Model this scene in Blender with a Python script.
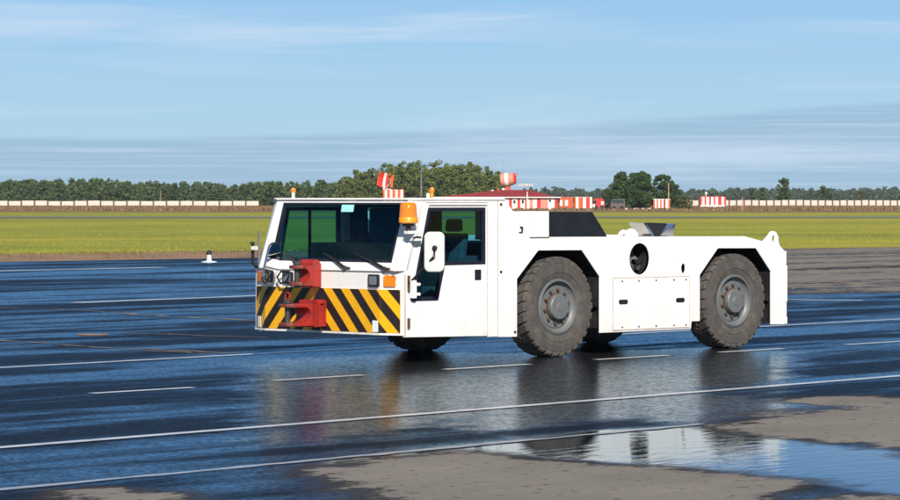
import bpy, bmesh, math, random
import numpy as np
from mathutils import Vector, Matrix

for o in list(bpy.data.objects):
    bpy.data.objects.remove(o)
S = bpy.context.scene
COL = S.collection
R = math.radians
random.seed(7)
rng = np.random.default_rng(11)

# ------------------------------------------------------------------ camera
cam_d = bpy.data.cameras.new('camera')
cam = bpy.data.objects.new('camera', cam_d)
COL.objects.link(cam)
cam.location = (0, 0, 2.0)
cam.rotation_euler = (R(90), 0, 0)
cam_d.sensor_width = 36.0
cam_d.lens = 132.0
cam_d.shift_y = -50 / 900.0
cam_d.clip_start = 0.5
cam_d.clip_end = 9000
S.camera = cam

# ------------------------------------------------------------------ sky, sun, exposure
SUN_AZ = R(173.0)          # clockwise from +Y: behind the camera, a little to its right
SUN_EL = R(34.0)
world = bpy.data.worlds.new('World')
S.world = world
world.use_nodes = True


def build_world():
    nt = world.node_tree
    nt.nodes.clear()
    N = lambda t: nt.nodes.new(t)
    L = nt.links.new
    out = N('ShaderNodeOutputWorld')
    bg = N('ShaderNodeBackground')
    bg.inputs['Strength'].default_value = 0.078
    sky = N('ShaderNodeTexSky')
    sky.sky_type = 'NISHITA'
    sky.sun_disc = False
    sky.sun_elevation = SUN_EL
    sky.sun_rotation = SUN_AZ
    sky.altitude = 0
    sky.air_density = 0.32
    sky.dust_density = 0.0
    sky.ozone_density = 3.0
    hsv = N('ShaderNodeHueSaturation')
    hsv.inputs['Saturation'].default_value = 1.35
    hsv.inputs['Value'].default_value = 0.97
    L(sky.outputs[0], hsv.inputs['Color'])
    tc = N('ShaderNodeTexCoord')
    sep = N('ShaderNodeSeparateXYZ')
    L(tc.outputs['Generated'], sep.inputs[0])

    def math_(op, a, b=None, c=None, clamp=False):
        m = N('ShaderNodeMath')
        m.operation = op
        m.use_clamp = clamp
        for i, v in enumerate((a, b, c)):
            if v is None:
                continue
            if isinstance(v, (int, float)):
                m.inputs[i].default_value = v
            else:
                L(v, m.inputs[i])
        return m.outputs[0]

    def ramp(v, a, b):
        m = N('ShaderNodeMapRange')
        m.interpolation_type = 'SMOOTHSTEP'
        m.inputs['From Min'].default_value = a
        m.inputs['From Max'].default_value = b
        L(v, m.inputs['Value'])
        return m.outputs[0]

    def noise(scale_vec, detail, rough, dist=0.0, off=(0, 0, 0), rot=0.0):
        mp = N('ShaderNodeMapping')
        mp.inputs['Scale'].default_value = scale_vec
        mp.inputs['Location'].default_value = off
        mp.inputs['Rotation'].default_value = (0, rot, 0)
        L(tc.outputs['Generated'], mp.inputs[0])
        n = N('ShaderNodeTexNoise')
        n.inputs['Scale'].default_value = 1.0
        n.inputs['Detail'].default_value = detail
        n.inputs['Roughness'].default_value = rough
        n.inputs['Distortion'].default_value = dist
        L(mp.outputs[0], n.inputs['Vector'])
        return n.outputs['Fac']

    def mix(fac, a, b):
        m = N('ShaderNodeMix')
        m.data_type = 'RGBA'
        L(fac, m.inputs['Factor'])
        for v, s in ((a, 'A'), (b, 'B')):
            sock = [i for i in m.inputs if i.name == s and i.type == 'RGBA'][0]
            if isinstance(v, tuple):
                sock.default_value = (*v, 1)
            else:
                L(v, sock)
        return [o for o in m.outputs if o.type == 'RGBA'][0]

    z = sep.outputs['Z']
    x = sep.outputs['X']
    # high thin cirrus streaks
    c1 = noise((5, 5, 95), 6, 0.55, 0.4, (3.1, 0.4, 1.7), 0.035)
    c2 = noise((16, 16, 420), 5, 0.6, 0.6, (0.3, 5.4, 2.2), -0.03)
    cir = math_('MULTIPLY', ramp(c1, 0.44, 0.72), math_('ADD', 0.55, math_('MULTIPLY', c2, 0.9)), None, True)
    # low stratus bank near the horizon with a ragged upper edge
    e1 = noise((6, 6, 60), 5, 0.6, 0.3, (8.0, 1.0, 0.0))
    edge = math_('MINIMUM', math_('ADD', math_('ADD', math_('MULTIPLY', x, 0.039), math_('MULTIPLY', math_('MULTIPLY', x, x), 0.17)), 0.0212), 0.06)
    edge = math_('ADD', edge, math_('MULTIPLY', math_('SUBTRACT', e1, 0.5), 0.006))
    d = math_('SUBTRACT', edge, z)
    bank = ramp(d, -0.0010, 0.0018)
    st = noise((10, 10, 700), 6, 0.6, 0.5, (1.0, 2.0, 0.0), 0.02)
    streak = ramp(st, 0.46, 0.70)
    k = 1.0
    # pale haze layer that thins out with height
    hz = math_('POWER', 2.718, math_('MULTIPLY', math_('MULTIPLY', z, z), -1 / 0.10 ** 2))
    base = mix(math_('MULTIPLY', hz, 0.95), hsv.outputs[0], (3.8, 5.6, 6.6))
    grey = mix(math_('MULTIPLY', bank, 0.62), base, (2.55, 3.95, 5.55))
    lit = mix(math_('MULTIPLY', math_('MULTIPLY', bank, streak), 0.55), grey, (4.9, 6.1, 7.6))
    col = mix(math_('MULTIPLY', cir, 0.75), lit, (5.4, 6.5, 7.9))
    L(col, bg.inputs['Color'])
    L(bg.outputs[0], out.inputs['Surface'])


build_world()
sun_d = bpy.data.lights.new('sun', 'SUN')
sun_d.energy = 4.3
sun_d.angle = R(0.53)
sun_d.color = (1.0, 0.93, 0.82)
sun = bpy.data.objects.new('sun', sun_d)
COL.objects.link(sun)
sdir = Vector((math.sin(SUN_AZ) * math.cos(SUN_EL), math.cos(SUN_AZ) * math.cos(SUN_EL), math.sin(SUN_EL)))
sun.rotation_euler = sdir.to_track_quat('Z', 'Y').to_euler()
sun.location = (0, -20, 30)

S.render.engine = 'CYCLES'
S.view_settings.view_transform = 'Standard'
S.view_settings.look = 'None'
S.view_settings.gamma = 1.0
S.view_settings.exposure = 0.58
S.render.resolution_x = 1024
S.render.resolution_y = 569

# ------------------------------------------------------------------ helpers
MATS = {}


def nodes_of(m):
    m.use_nodes = True
    nt = m.node_tree
    bsdf = nt.nodes.get('Principled BSDF')
    return nt, bsdf


def set_in(b, name, v):
    if name in b.inputs:
        s = b.inputs[name]
        if s.type == 'RGBA' and len(v) == 3:
            v = (*v, 1)
        s.default_value = v


def mat(name, col, rough=0.5, metal=0.0, spec=0.5, var=0.12, scale=6.0, bump=0.0, dirt=None, dirt_amt=0.4,
        dirt_scale=3.0, emis=None, coat=0.0):
    """Procedural paint / rubber / metal: a base colour with noise variation, optional dirt and relief."""
    if name in MATS:
        return MATS[name]
    m = bpy.data.materials.new(name)
    nt, b = nodes_of(m)
    N, L = nt.nodes.new, nt.links.new
    tc = N('ShaderNodeTexCoord')
    n = N('ShaderNodeTexNoise')
    n.inputs['Scale'].default_value = scale
    n.inputs['Detail'].default_value = 6
    n.inputs['Roughness'].default_value = 0.6
    L(tc.outputs['Object'], n.inputs['Vector'])
    rp = N('ShaderNodeValToRGB')
    rp.color_ramp.elements[0].position = 0.3
    rp.color_ramp.elements[1].position = 0.7
    rp.color_ramp.elements[0].color = (*[c * (1 - var) for c in col], 1)
    rp.color_ramp.elements[1].color = (*[min(1, c * (1 + var)) for c in col], 1)
    L(n.outputs['Fac'], rp.inputs[0])
    out = rp.outputs[0]
    if dirt:
        n2 = N('ShaderNodeTexNoise')
        n2.inputs['Scale'].default_value = dirt_scale
        n2.inputs['Detail'].default_value = 10
        n2.inputs['Roughness'].default_value = 0.72
        L(tc.outputs['Object'], n2.inputs['Vector'])
        mr = N('ShaderNodeMapRange')
        mr.inputs['From Min'].default_value = 0.5
        mr.inputs['From Max'].default_value = 0.78
        mr.inputs['To Max'].default_value = dirt_amt
        L(n2.outputs['Fac'], mr.inputs['Value'])
        mx = N('ShaderNodeMix')
        mx.data_type = 'RGBA'
        L(mr.outputs[0], mx.inputs['Factor'])
        L(out, mx.inputs[6])
        mx.inputs[7].default_value = (*dirt, 1)
        out = mx.outputs[2]
    L(out, b.inputs['Base Color'])
    set_in(b, 'Roughness', rough)
    set_in(b, 'Metallic', metal)
    set_in(b, 'Specular IOR Level', spec)
    set_in(b, 'Coat Weight', coat)
    if bump:
        bp = N('ShaderNodeBump')
        bp.inputs['Strength'].default_value = bump
        bp.inputs['Distance'].default_value = 0.02
        n3 = N('ShaderNodeTexNoise')
        n3.inputs['Scale'].default_value = scale * 8
        n3.inputs['Detail'].default_value = 4
        L(tc.outputs['Object'], n3.inputs['Vector'])
        L(n3.outputs['Fac'], bp.inputs['Height'])
        L(bp.outputs[0], b.inputs['Normal'])
    if emis:
        set_in(b, 'Emission Color', emis[0])
        set_in(b, 'Emission Strength', emis[1])
    MATS[name] = m
    return m


def glass_mat(name, tint, gloss=1.0):
    m = bpy.data.materials.new(name)
    m.use_nodes = True
    nt = m.node_tree
    nt.nodes.clear()
    N, L = nt.nodes.new, nt.links.new
    out = N('ShaderNodeOutputMaterial')
    tr = N('ShaderNodeBsdfTransparent')
    tr.inputs[0].default_value = (*tint, 1)
    gl = N('ShaderNodeBsdfGlossy')
    gl.inputs['Roughness'].default_value = 0.02
    fr = N('ShaderNodeFresnel')
    fr.inputs['IOR'].default_value = 1.45
    mx = N('ShaderNodeMixShader')
    ml = N('ShaderNodeMath')
    ml.operation = 'MULTIPLY'
    ml.inputs[1].default_value = gloss
    ge = N('ShaderNodeNewGeometry')
    sb = N('ShaderNodeMath')
    sb.operation = 'SUBTRACT'
    sb.inputs[0].default_value = 1.0
    L(ge.outputs['Backfacing'], sb.inputs[1])
    m2 = N('ShaderNodeMath')
    m2.operation = 'MULTIPLY'
    L(fr.outputs[0], m2.inputs[0])
    L(sb.outputs[0], m2.inputs[1])
    L(m2.outputs[0], ml.inputs[0])
    L(ml.outputs[0], mx.inputs[0])
    L(tr.outputs[0], mx.inputs[1])
    L(gl.outputs[0], mx.inputs[2])
    L(mx.outputs[0], out.inputs['Surface'])
    MATS[name] = m
    return m


class MB:
    """collects vertices and faces of one mesh"""

    def __init__(self):
        self.v = []
        self.f = []

    def add(self, vs, fs):
        n = len(self.v)
        self.v += [tuple(p) for p in vs]
        self.f += [tuple(i + n for i in f) for f in fs]
        return self

    def box(self, x0, x1, y0, y1, z0, z1):
        vs = [(x, y, z) for x in (x0, x1) for y in (y0, y1) for z in (z0, z1)]
        fs = [(0, 1, 3, 2), (4, 6, 7, 5), (0, 4, 5, 1), (2, 3, 7, 6), (0, 2, 6, 4), (1, 5, 7, 3)]
        return self.add(vs, fs)

    def prism(self, prof, fn0, fn1):
        """convex/simple profile of 2D points mapped by fn0/fn1 to the two end caps"""
        n = len(prof)
        vs = [fn0(*p) for p in prof] + [fn1(*p) for p in prof]
        fs = [tuple(range(n))[::-1], tuple(range(n, 2 * n))]
        fs += [(i, (i + 1) % n, n + (i + 1) % n, n + i) for i in range(n)]
        return self.add(vs, fs)

    def tube(self, pts, r, seg=10, caps=True):
        pts = [Vector(p) for p in pts]
        rs = r if isinstance(r, (list, tuple)) else [r] * len(pts)
        rings = []
        for i, p in enumerate(pts):
            t = (pts[min(i + 1, len(pts) - 1)] - pts[max(i - 1, 0)]).normalized()
            a = Vector((0, 0, 1)) if abs(t.z) < 0.9 else Vector((1, 0, 0))
            u = t.cross(a).normalized()
            w = t.cross(u)
            rings.append([p + (u * math.cos(2 * math.pi * k / seg) + w * math.sin(2 * math.pi * k / seg)) * rs[i]
                          for k in range(seg)])
        vs = [q for rg in rings for q in rg]
        fs = []
        for i in range(len(pts) - 1):
            for k in range(seg):
                a, b = i * seg + k, i * seg + (k + 1) % seg
                fs.append((a, b, b + seg, a + seg))
        if caps:
            fs.append(tuple(range(seg))[::-1])
            fs.append(tuple(range(len(vs) - seg, len(vs))))
        return self.add(vs, fs)

    def lathe(self, prof, seg=32, fn=lambda r, a, h: (r * math.cos(a), h, r * math.sin(a)), close=False):
        """prof: (radius, height) list spun about an axis"""
        n = len(prof)
        vs = [fn(r, 2 * math.pi * k / seg, h) for k in range(seg) for r, h in prof]
        fs = []
        m = n if close else n - 1
        for k in range(seg):
            k2 = (k + 1) % seg
            for i in range(m):
                j = (i + 1) % n
                fs.append((k * n + i, k * n + j, k2 * n + j, k2 * n + i))
        return self.add(vs, fs)

    def build(self, name, material, parent=None, bevel=0.0, smooth=False, auto=None):
        me = bpy.data.meshes.new(name)
        me.from_pydata(self.v, [], self.f)
        me.update()
        bm = bmesh.new()
        bm.from_mesh(me)
        bmesh.ops.recalc_face_normals(bm, faces=bm.faces)
        bm.to_mesh(me)
        bm.free()
        return finish(name, me, material, parent, bevel, smooth, auto)


def finish(name, me, material, parent=None, bevel=0.0, smooth=False, auto=None):
    o = bpy.data.objects.new(name, me)
    COL.objects.link(o)
    if material is not None:
        me.materials.append(material if not isinstance(material, str) else MATS[material])
    if parent is not None:
        o.parent = parent
    if smooth:
        me.polygons.foreach_set('use_smooth', [True] * len(me.polygons))
        if auto:
            me.set_sharp_from_angle(angle=R(auto))
    if bevel:
        b = o.modifiers.new('bevel', 'BEVEL')
        b.width = bevel
        b.segments = 2
        b.limit_method = 'ANGLE'
        b.angle_limit = R(35)
    return o


def plate(name, outer, holes, f0, f1, material, parent=None, bevel=0.0):
    """flat panel of any outline with holes, between two mapped faces (real thickness)"""
    bm = bmesh.new()
    loops = []
    edges = []
    for lp in [outer] + list(holes):
        vs = [bm.verts.new((p[0], p[1], 0)) for p in lp]
        loops.append(vs)
        for i in range(len(vs)):
            edges.append(bm.edges.new((vs[i], vs[(i + 1) % len(vs)])))
    bmesh.ops.triangle_fill(bm, use_beauty=True, use_dissolve=False, edges=edges)
    bm.verts.index_update()
    co = [(v.co.x, v.co.y) for v in bm.verts]
    tris = [tuple(v.index for v in f.verts) for f in bm.faces]
    lps = [[v.index for v in lp] for lp in loops]
    bm.free()
    n = len(co)
    m = MB()
    vs = [f0(*c) for c in co] + [f1(*c) for c in co]
    fs = [t for t in tris] + [tuple(i + n for i in t[::-1]) for t in tris]
    for lp in lps:
        for i in range(len(lp)):
            a, b = lp[i], lp[(i + 1) % len(lp)]
            fs.append((a, b, b + n, a + n))
    m.add(vs, fs)
    return m.build(name, material, parent, bevel)


def empty(name, loc, rz=0.0, parent=None):
    o = bpy.data.objects.new(name, None)
    COL.objects.link(o)
    o.location = loc
    o.rotation_euler = (0, 0, rz)
    o.empty_display_size = 0.3
    if parent:
        o.parent = parent
    return o


def tag(o, label, cat, group=None):
    o['label'] = label
    o['category'] = cat
    if group:
        o['group'] = group
    return o


def copy_tree(o, parent=None):
    c = o.copy()
    COL.objects.link(c)
    c.parent = parent
    for ch in [q for q in o.children]:
        copy_tree(ch, c)
    return c


def circle(cx, cy, rx, ry=None, n=28, rev=False):
    ry = ry or rx
    p = [(cx + rx * math.cos(2 * math.pi * k / n), cy + ry * math.sin(2 * math.pi * k / n)) for k in range(n)]
    return p[::-1] if rev else p


def rrect(x0, x1, z0, z1, r, n=5):
    pts = []
    for cx, cz, a0 in ((x1 - r, z1 - r, 0), (x0 + r, z1 - r, 90), (x0 + r, z0 + r, 180), (x1 - r, z0 + r, 270)):
        for k in range(n + 1):
            a = R(a0 + 90 * k / n)
            pts.append((cx + r * math.cos(a), cz + r * math.sin(a)))
    return pts


# ------------------------------------------------------------------ materials
mat('white_paint', (0.80, 0.785, 0.755), 0.35, 0, 0.45, 0.02, 2.0, dirt=(0.5, 0.4, 0.3), dirt_amt=0.12, dirt_scale=2.2)
mat('black_paint', (0.012, 0.013, 0.017), 0.45, 0, 0.4, 0.3, 5)
mat('dark_chassis', (0.016, 0.016, 0.017), 0.8, 0, 0.2, 0.3, 6, dirt=(0.06, 0.05, 0.04), dirt_amt=0.4)
mat('rubber', (0.080, 0.072, 0.066), 0.85, 0, 0.25, 0.22, 9, bump=0.3, dirt=(0.18, 0.16, 0.14), dirt_amt=0.7, dirt_scale=5)
mat('rim_paint', (0.14, 0.153, 0.155), 0.5, 0.15, 0.4, 0.12, 8, dirt=(0.16, 0.10, 0.06), dirt_amt=0.55, dirt_scale=7)
mat('rust', (0.085, 0.05, 0.035), 0.85, 0, 0.2, 0.35, 20)
mat('dark_metal', (0.05, 0.05, 0.055), 0.45, 0.6, 0.5, 0.25, 12)
mat('steel', (0.55, 0.55, 0.54), 0.22, 1.0, 0.5, 0.08, 12)
mat('grease_pin', (0.09, 0.085, 0.08), 0.35, 0.6, 0.5, 0.3, 18)
mat('hitch_red', (0.34, 0.020, 0.015), 0.42, 0, 0.5, 0.12, 9, dirt=(0.07, 0.025, 0.02), dirt_amt=1.0, dirt_scale=8)
mat('jaw_grease', (0.20, 0.045, 0.03), 0.4, 0.2, 0.5, 0.4, 14, dirt=(0.03, 0.025, 0.022), dirt_amt=0.9, dirt_scale=10)
mat('seam_line', (0.42, 0.33, 0.29), 0.8, 0, 0.2, 0.3, 8, dirt=(0.15, 0.09, 0.06), dirt_amt=0.8, dirt_scale=6)
mat('stripe_yellow', (0.80, 0.40, 0.006), 0.42, 0, 0.4, 0.05, 5, dirt=(0.45, 0.27, 0.05), dirt_amt=0.25)
mat('stripe_black', (0.018, 0.012, 0.013), 0.45, 0, 0.4, 0.2, 6)
mat('orange_lens', (0.85, 0.20, 0.006), 0.15, 0, 0.5, 0.04, 6, coat=0.6)
mat('orange_base', (0.90, 0.30, 0.01), 0.3, 0, 0.5, 0.04, 6)
mat('lamp_glass', (0.42, 0.43, 0.44), 0.12, 0.7, 0.5, 0.2, 40)
mat('reflector_white', (0.78, 0.80, 0.80), 0.3, 0, 0.5, 0.03, 10)
mat('seat_cloth', (0.06, 0.08, 0.10), 0.85, 0, 0.2, 0.25, 15)
mat('cab_lining', (0.09, 0.105, 0.13), 0.8, 0, 0.2, 0.2, 8)
mat('navy_rubber', (0.012, 0.014, 0.025), 0.5, 0, 0.3, 0.2, 10)
mat('teal_paper', (0.33, 0.72, 0.68), 0.6, 0, 0.3, 0.04, 10)
mat('mirror_back', (0.60, 0.60, 0.57), 0.45, 0, 0.4, 0.06, 6)
mat('mirror_glass', (0.85, 0.87, 0.88), 0.03, 1.0, 0.5, 0.01, 5)
mat('line_paint', (0.62, 0.62, 0.61), 0.28, 0, 0.5, 0.1, 7, dirt=(0.08, 0.08, 0.09), dirt_amt=0.9, dirt_scale=4.5)
mat('line_worn', (0.36, 0.37, 0.38), 0.3, 0, 0.5, 0.3, 5, dirt=(0.03, 0.03, 0.035), dirt_amt=1.0, dirt_scale=2.5)
mat('crack_fill', (0.17, 0.145, 0.12), 0.9, 0, 0.2, 0.5, 4)
mat('orange_mark', (0.30, 0.15, 0.08), 0.8, 0, 0.2, 0.2, 8)
mat('bld_white', (0.78, 0.75, 0.70), 0.7, 0, 0.3, 0.05, 0.8)
mat('bld_red', (0.62, 0.035, 0.022), 0.7, 0, 0.3, 0.12, 0.9)
mat('bld_orange', (0.72, 0.10, 0.028), 0.7, 0, 0.3, 0.12, 0.9)
mat('bld_salmon', (0.62, 0.24, 0.18), 0.7, 0, 0.3, 0.1, 0.9)
mat('bld_grey', (0.30, 0.29, 0.28), 0.8, 0, 0.3, 0.15, 0.8)
mat('roof_maroon', (0.22, 0.025, 0.03), 0.7, 0, 0.3, 0.15, 0.7)
mat('window_dark', (0.03, 0.045, 0.05), 0.1, 0, 0.5, 0.1, 3)
mat('car_dark', (0.03, 0.028, 0.032), 0.35, 0, 0.5, 0.1, 3)
mat('van_maroon', (0.10, 0.075, 0.075), 0.5, 0, 0.4, 0.1, 3)
mat('concrete_panel', (0.62, 0.53, 0.46), 0.9, 0, 0.2, 0.1, 0.6, dirt=(0.30, 0.24, 0.20), dirt_amt=0.4, dirt_scale=0.7)
mat('concrete_post', (0.10, 0.08, 0.07), 0.9, 0, 0.2, 0.15, 0.8)
mat('wood_pole', (0.18, 0.13, 0.09), 0.9, 0, 0.2, 0.2, 3)
mat('pole_orange', (0.55, 0.30, 0.16), 0.7, 0, 0.2, 0.1, 3)
mat('bark', (0.10, 0.07, 0.05), 0.9, 0, 0.2, 0.3, 3)
mat('bark_pale', (0.40, 0.36, 0.30), 0.9, 0, 0.2, 0.3, 2)
glass_mat('windscreen_tint', (0.62, 0.84, 0.88), 0.9)
glass_mat('far_tint', (0.50, 0.78, 0.84), 0.5)
glass_mat('window_tint', (0.55, 0.80, 0.86), 0.9)


def leaf_mat(name, c0, c1, scale=0.25):
    m = bpy.data.materials.new(name)
    nt, b = nodes_of(m)
    N, L = nt.nodes.new, nt.links.new
    tc = N('ShaderNodeTexCoord')
    n = N('ShaderNodeTexNoise')
    n.inputs['Scale'].default_value = scale
    n.inputs['Detail'].default_value = 5
    n.inputs['Roughness'].default_value = 0.7
    L(tc.outputs['Object'], n.inputs['Vector'])
    rp = N('ShaderNodeValToRGB')
    rp.color_ramp.elements[0].position = 0.32
    rp.color_ramp.elements[1].position = 0.68
    rp.color_ramp.elements[0].color = (*c0, 1)
    rp.color_ramp.elements[1].color = (*c1, 1)
    L(n.outputs['Fac'], rp.inputs[0])
    L(rp.outputs[0], b.inputs['Base Color'])
    set_in(b, 'Roughness', 0.7)
    set_in(b, 'Specular IOR Level', 0.2)
    MATS[name] = m
    return m


leaf_mat('leaf_forest', (0.030, 0.054, 0.014), (0.090, 0.130, 0.034), 0.12)
leaf_mat('leaf_grove', (0.040, 0.070, 0.014), (0.150, 0.175, 0.038), 0.25)
leaf_mat('leaf_pine', (0.018, 0.044, 0.010), (0.055, 0.100, 0.022), 0.35)
leaf_mat('leaf_far', (0.030, 0.052, 0.026), (0.065, 0.098, 0.045), 0.05)
leaf_mat('leaf_olive', (0.045, 0.060, 0.015), (0.110, 0.120, 0.035), 0.3)
leaf_mat('leaf_weed', (0.12, 0.085, 0.04), (0.25, 0.155, 0.08), 0.15)
leaf_mat('leaf_grass', (0.14, 0.19, 0.02), (0.36, 0.35, 0.05), 0.08)



def body_paint():
    """white vehicle paint: faint blotches, rain streaks, road splash low on the body, a few rust freckles"""
    m = MATS['white_paint']
    nt = m.node_tree
    N, L = nt.nodes.new, nt.links.new
    b = nt.nodes['Principled BSDF']
    src = b.inputs['Base Color'].links[0].from_socket
    tc = N('ShaderNodeTexCoord')
    sep = N('ShaderNodeSeparateXYZ')
    L(tc.outputs['Object'], sep.inputs[0])

    def nz(sc, det, ro):
        mp = N('ShaderNodeMapping')
        mp.inputs['Scale'].default_value = sc
        L(tc.outputs['Object'], mp.inputs[0])
        n = N('ShaderNodeTexNoise')
        n.inputs['Scale'].default_value = 1
        n.inputs['Detail'].default_value = det
        n.inputs['Roughness'].default_value = ro
        L(mp.outputs[0], n.inputs['Vector'])
        return n.outputs['Fac']

    def rg(v, a, c, t1):
        r = N('ShaderNodeMapRange')
        r.inputs['From Min'].default_value = a
        r.inputs['From Max'].default_value = c
        r.inputs['To Max'].default_value = t1
        L(v, r.inputs['Value'])
        return r.outputs[0]

    def mul(a, c):
        k = N('ShaderNodeMath')
        k.operation = 'MULTIPLY'
        L(a, k.inputs[0])
        L(c, k.inputs[1])
        return k.outputs[0]

    def over(f, col):
        nonlocal src
        x = N('ShaderNodeMix')
        x.data_type = 'RGBA'
        L(f, x.inputs['Factor'])
        L(src, x.inputs[6])
        x.inputs[7].default_value = (*col, 1)
        src = x.outputs[2]

    over(rg(nz((9, 9, 0.7), 6, 0.65), 0.54, 0.78, 0.22), (0.50, 0.45, 0.38))
    low = rg(sep.outputs['Z'], 0.75, 0.28, 1.0)
    over(mul(low, rg(nz((3, 3, 4), 8, 0.7), 0.42, 0.72, 0.55)), (0.36, 0.30, 0.24))
    over(rg(nz((26, 26, 20), 3, 0.6), 0.74, 0.78, 0.7), (0.25, 0.12, 0.06))
    L(src, b.inputs['Base Color'])


body_paint()

# ------------------------------------------------------------------ ground
DIR = Vector((0.627, 0.779, 0))        # direction of the painted lines
PER = Vector((0.779, -0.627, 0))       # across them, towards the camera's right


def inside(poly, X, Y):
    c = np.zeros(X.shape, bool)
    n = len(poly)
    for i in range(n):
        x0, y0 = poly[i]
        x1, y1 = poly[(i + 1) % n]
        cond = (y0 > Y) != (y1 > Y)
        xi = (x1 - x0) * (Y - y0) / (y1 - y0 + 1e-12) + x0
        c ^= cond & (X < xi)
    return c


def sdf(poly, X, Y):
    d = np.full(X.shape, 1e9)
    n = len(poly)
    for i in range(n):
        ax, ay = poly[i]
        bx, by = poly[(i + 1) % n]
        ex_, ey_ = bx - ax, by - ay
        t = np.clip(((X - ax) * ex_ + (Y - ay) * ey_) / (ex_ ** 2 + ey_ ** 2 + 1e-12), 0, 1)
        d = np.minimum(d, np.hypot(X - ax - t * ex_, Y - ay - t * ey_))
    return np.where(inside(poly, X, Y), d, -d)


# dry islands and standing water on the apron, outlines in metres (x, y)
DRY = [
    [(-1.12, 24.63), (-0.76, 25.00), (-0.36, 25.78), (0.04, 26.29), (0.41, 25.98), (0.78, 25.38), (1.14, 25.10), (1.78, 24.63), (2.33, 23.57), (2.54, 23.16), (2.41, 22.84), (2.18, 22.45), (1.93, 22.00), (1.71, 21.29), (1.52, 20.00), (-0.18, 20.00), (-0.30, 21.64), (-0.47, 22.22), (-0.66, 22.68), (-0.87, 23.08), (-0.82, 23.66), (-0.98, 24.00)],
    [(2.27, 29.01), (2.68, 30.00), (3.15, 30.99), (3.81, 31.73), (4.26, 32.51), (4.48, 32.84), (5.20, 33.67), (3.95, 25.58), (3.60, 26.40), (3.22, 26.83), (2.74, 27.73), (2.43, 28.45)],
    [(-2.52, 22.76), (-2.39, 22.96), (-2.10, 22.76), (-1.75, 22.07), (-1.67, 21.15), (-2.50, 21.15), (-2.57, 22.30)],
    [(2.38, 21.78), (2.68, 22.30), (2.85, 22.22), (2.98, 21.85), (2.94, 20.62), (2.19, 20.62)],
    [(3.48, 32.84), (3.75, 33.42), (4.06, 33.50), (4.35, 33.00), (4.26, 32.67), (3.84, 32.51)],
]
PUDDLES = [
    [(-1.13, 24.81), (-0.92, 25.38), (-0.24, 26.40), (0.58, 27.56), (1.30, 28.63), (1.66, 28.88), (2.31, 29.14), (2.46, 28.45), (2.73, 27.67), (3.21, 26.77), (3.59, 26.29), (3.94, 25.48), (3.34, 21.64), (3.07, 22.53), (2.57, 23.20), (2.33, 23.61), (1.78, 24.67), (1.15, 25.19), (0.79, 25.43), (0.41, 26.04), (0.04, 26.35), (-0.36, 25.83), (-0.76, 25.05)],
]
CALM = [[(0.41, 27.33), (0.58, 27.67), (1.41, 28.82), (1.38, 27.73), (0.89, 26.83), (0.44, 26.61)]]
SHALLOW = [
    [(-2.56, 41.25), (-0.65, 42.86), (1.45, 43.42), (3.38, 44.59), (4.67, 44.00), (3.82, 37.08), (2.63, 34.74), (1.49, 32.67), (-0.09, 29.46), (-0.99, 27.27), (-1.61, 26.61)],
    [(-0.18, 29.33), (0.68, 32.20), (1.60, 35.11), (2.04, 35.48), (3.85, 32.12), (3.58, 31.13), (2.95, 30.41), (2.31, 29.27), (2.01, 29.46), (1.74, 30.14), (1.36, 29.86), (0.79, 28.95), (0.26, 28.21)],
]


def make_apron():
    # grid in coordinates rotated by 45 degrees: p along the apron's far edge, q towards it
    def axis(a, b, f0, f1, fine, grow=1.25):
        v = list(np.arange(f0, f1 + 1e-6, fine))
        s = fine
        x = f1
        while x < b:
            s *= grow
            x += s
            v.append(min(x, b))
        s = fine
        x = f0
        while x > a:
            s *= grow
            x -= s
            v.insert(0, max(x, a))
        return np.array(v)
    ps = axis(-130, 190, 11, 37, 0.11)
    qs = axis(-70, 85.6, 9, 32, 0.11)
    P, Q = np.meshgrid(ps, qs)
    X = (P - Q) / math.sqrt(2)
    Y = (P + Q) / math.sqrt(2)
    dry = np.full(X.shape, -3.0)
    for poly in DRY:
        dry = np.maximum(dry, sdf(poly, X, Y))
    pud = np.full(X.shape, -3.0)
    for poly in PUDDLES:
        pud = np.maximum(pud, sdf(poly, X, Y))
    shal = np.full(X.shape, -3.0)
    for poly in SHALLOW:
        shal = np.maximum(shal, sdf(poly, X, Y))
    shal = np.clip(shal, -3, 3)
    calm = np.full(X.shape, -3.0)
    for poly in CALM:
        calm = np.maximum(calm, sdf(poly, X, Y))
    # the far right of the apron has dried off
    far = np.minimum(np.minimum((X - 2.0) * 0.4, (Y - 74.0) * 0.12), 0.08)
    dry = np.maximum(dry, np.where(far > -2, far, -3.0))
    dry = np.clip(dry, -3, 3)
    pud = np.clip(pud, -3, 3)
    ny, nx = X.shape
    me = bpy.data.meshes.new('apron')
    co = np.stack([X.ravel(), Y.ravel(), np.zeros(X.size)], 1)
    idx = np.arange(ny * nx).reshape(ny, nx)
    f = np.stack([idx[:-1, :-1], idx[:-1, 1:], idx[1:, 1:], idx[1:, :-1]], -1).reshape(-1, 4)
    me.from_pydata(co.tolist(), [], f.tolist())
    a = me.attributes.new('dry', 'FLOAT', 'POINT')
    a.data.foreach_set('value', dry.ravel().astype(np.float32))
    a = me.attributes.new('puddle', 'FLOAT', 'POINT')
    a.data.foreach_set('value', pud.ravel().astype(np.float32))
    a = me.attributes.new('shallow', 'FLOAT', 'POINT')
    a.data.foreach_set('value', shal.ravel().astype(np.float32))
    a = me.attributes.new('calm', 'FLOAT', 'POINT')
    a.data.foreach_set('value', np.clip(calm, -3, 3).ravel().astype(np.float32))
    o = finish('apron', me, apron_mat())
    o['kind'] = 'structure'
    return o


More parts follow.
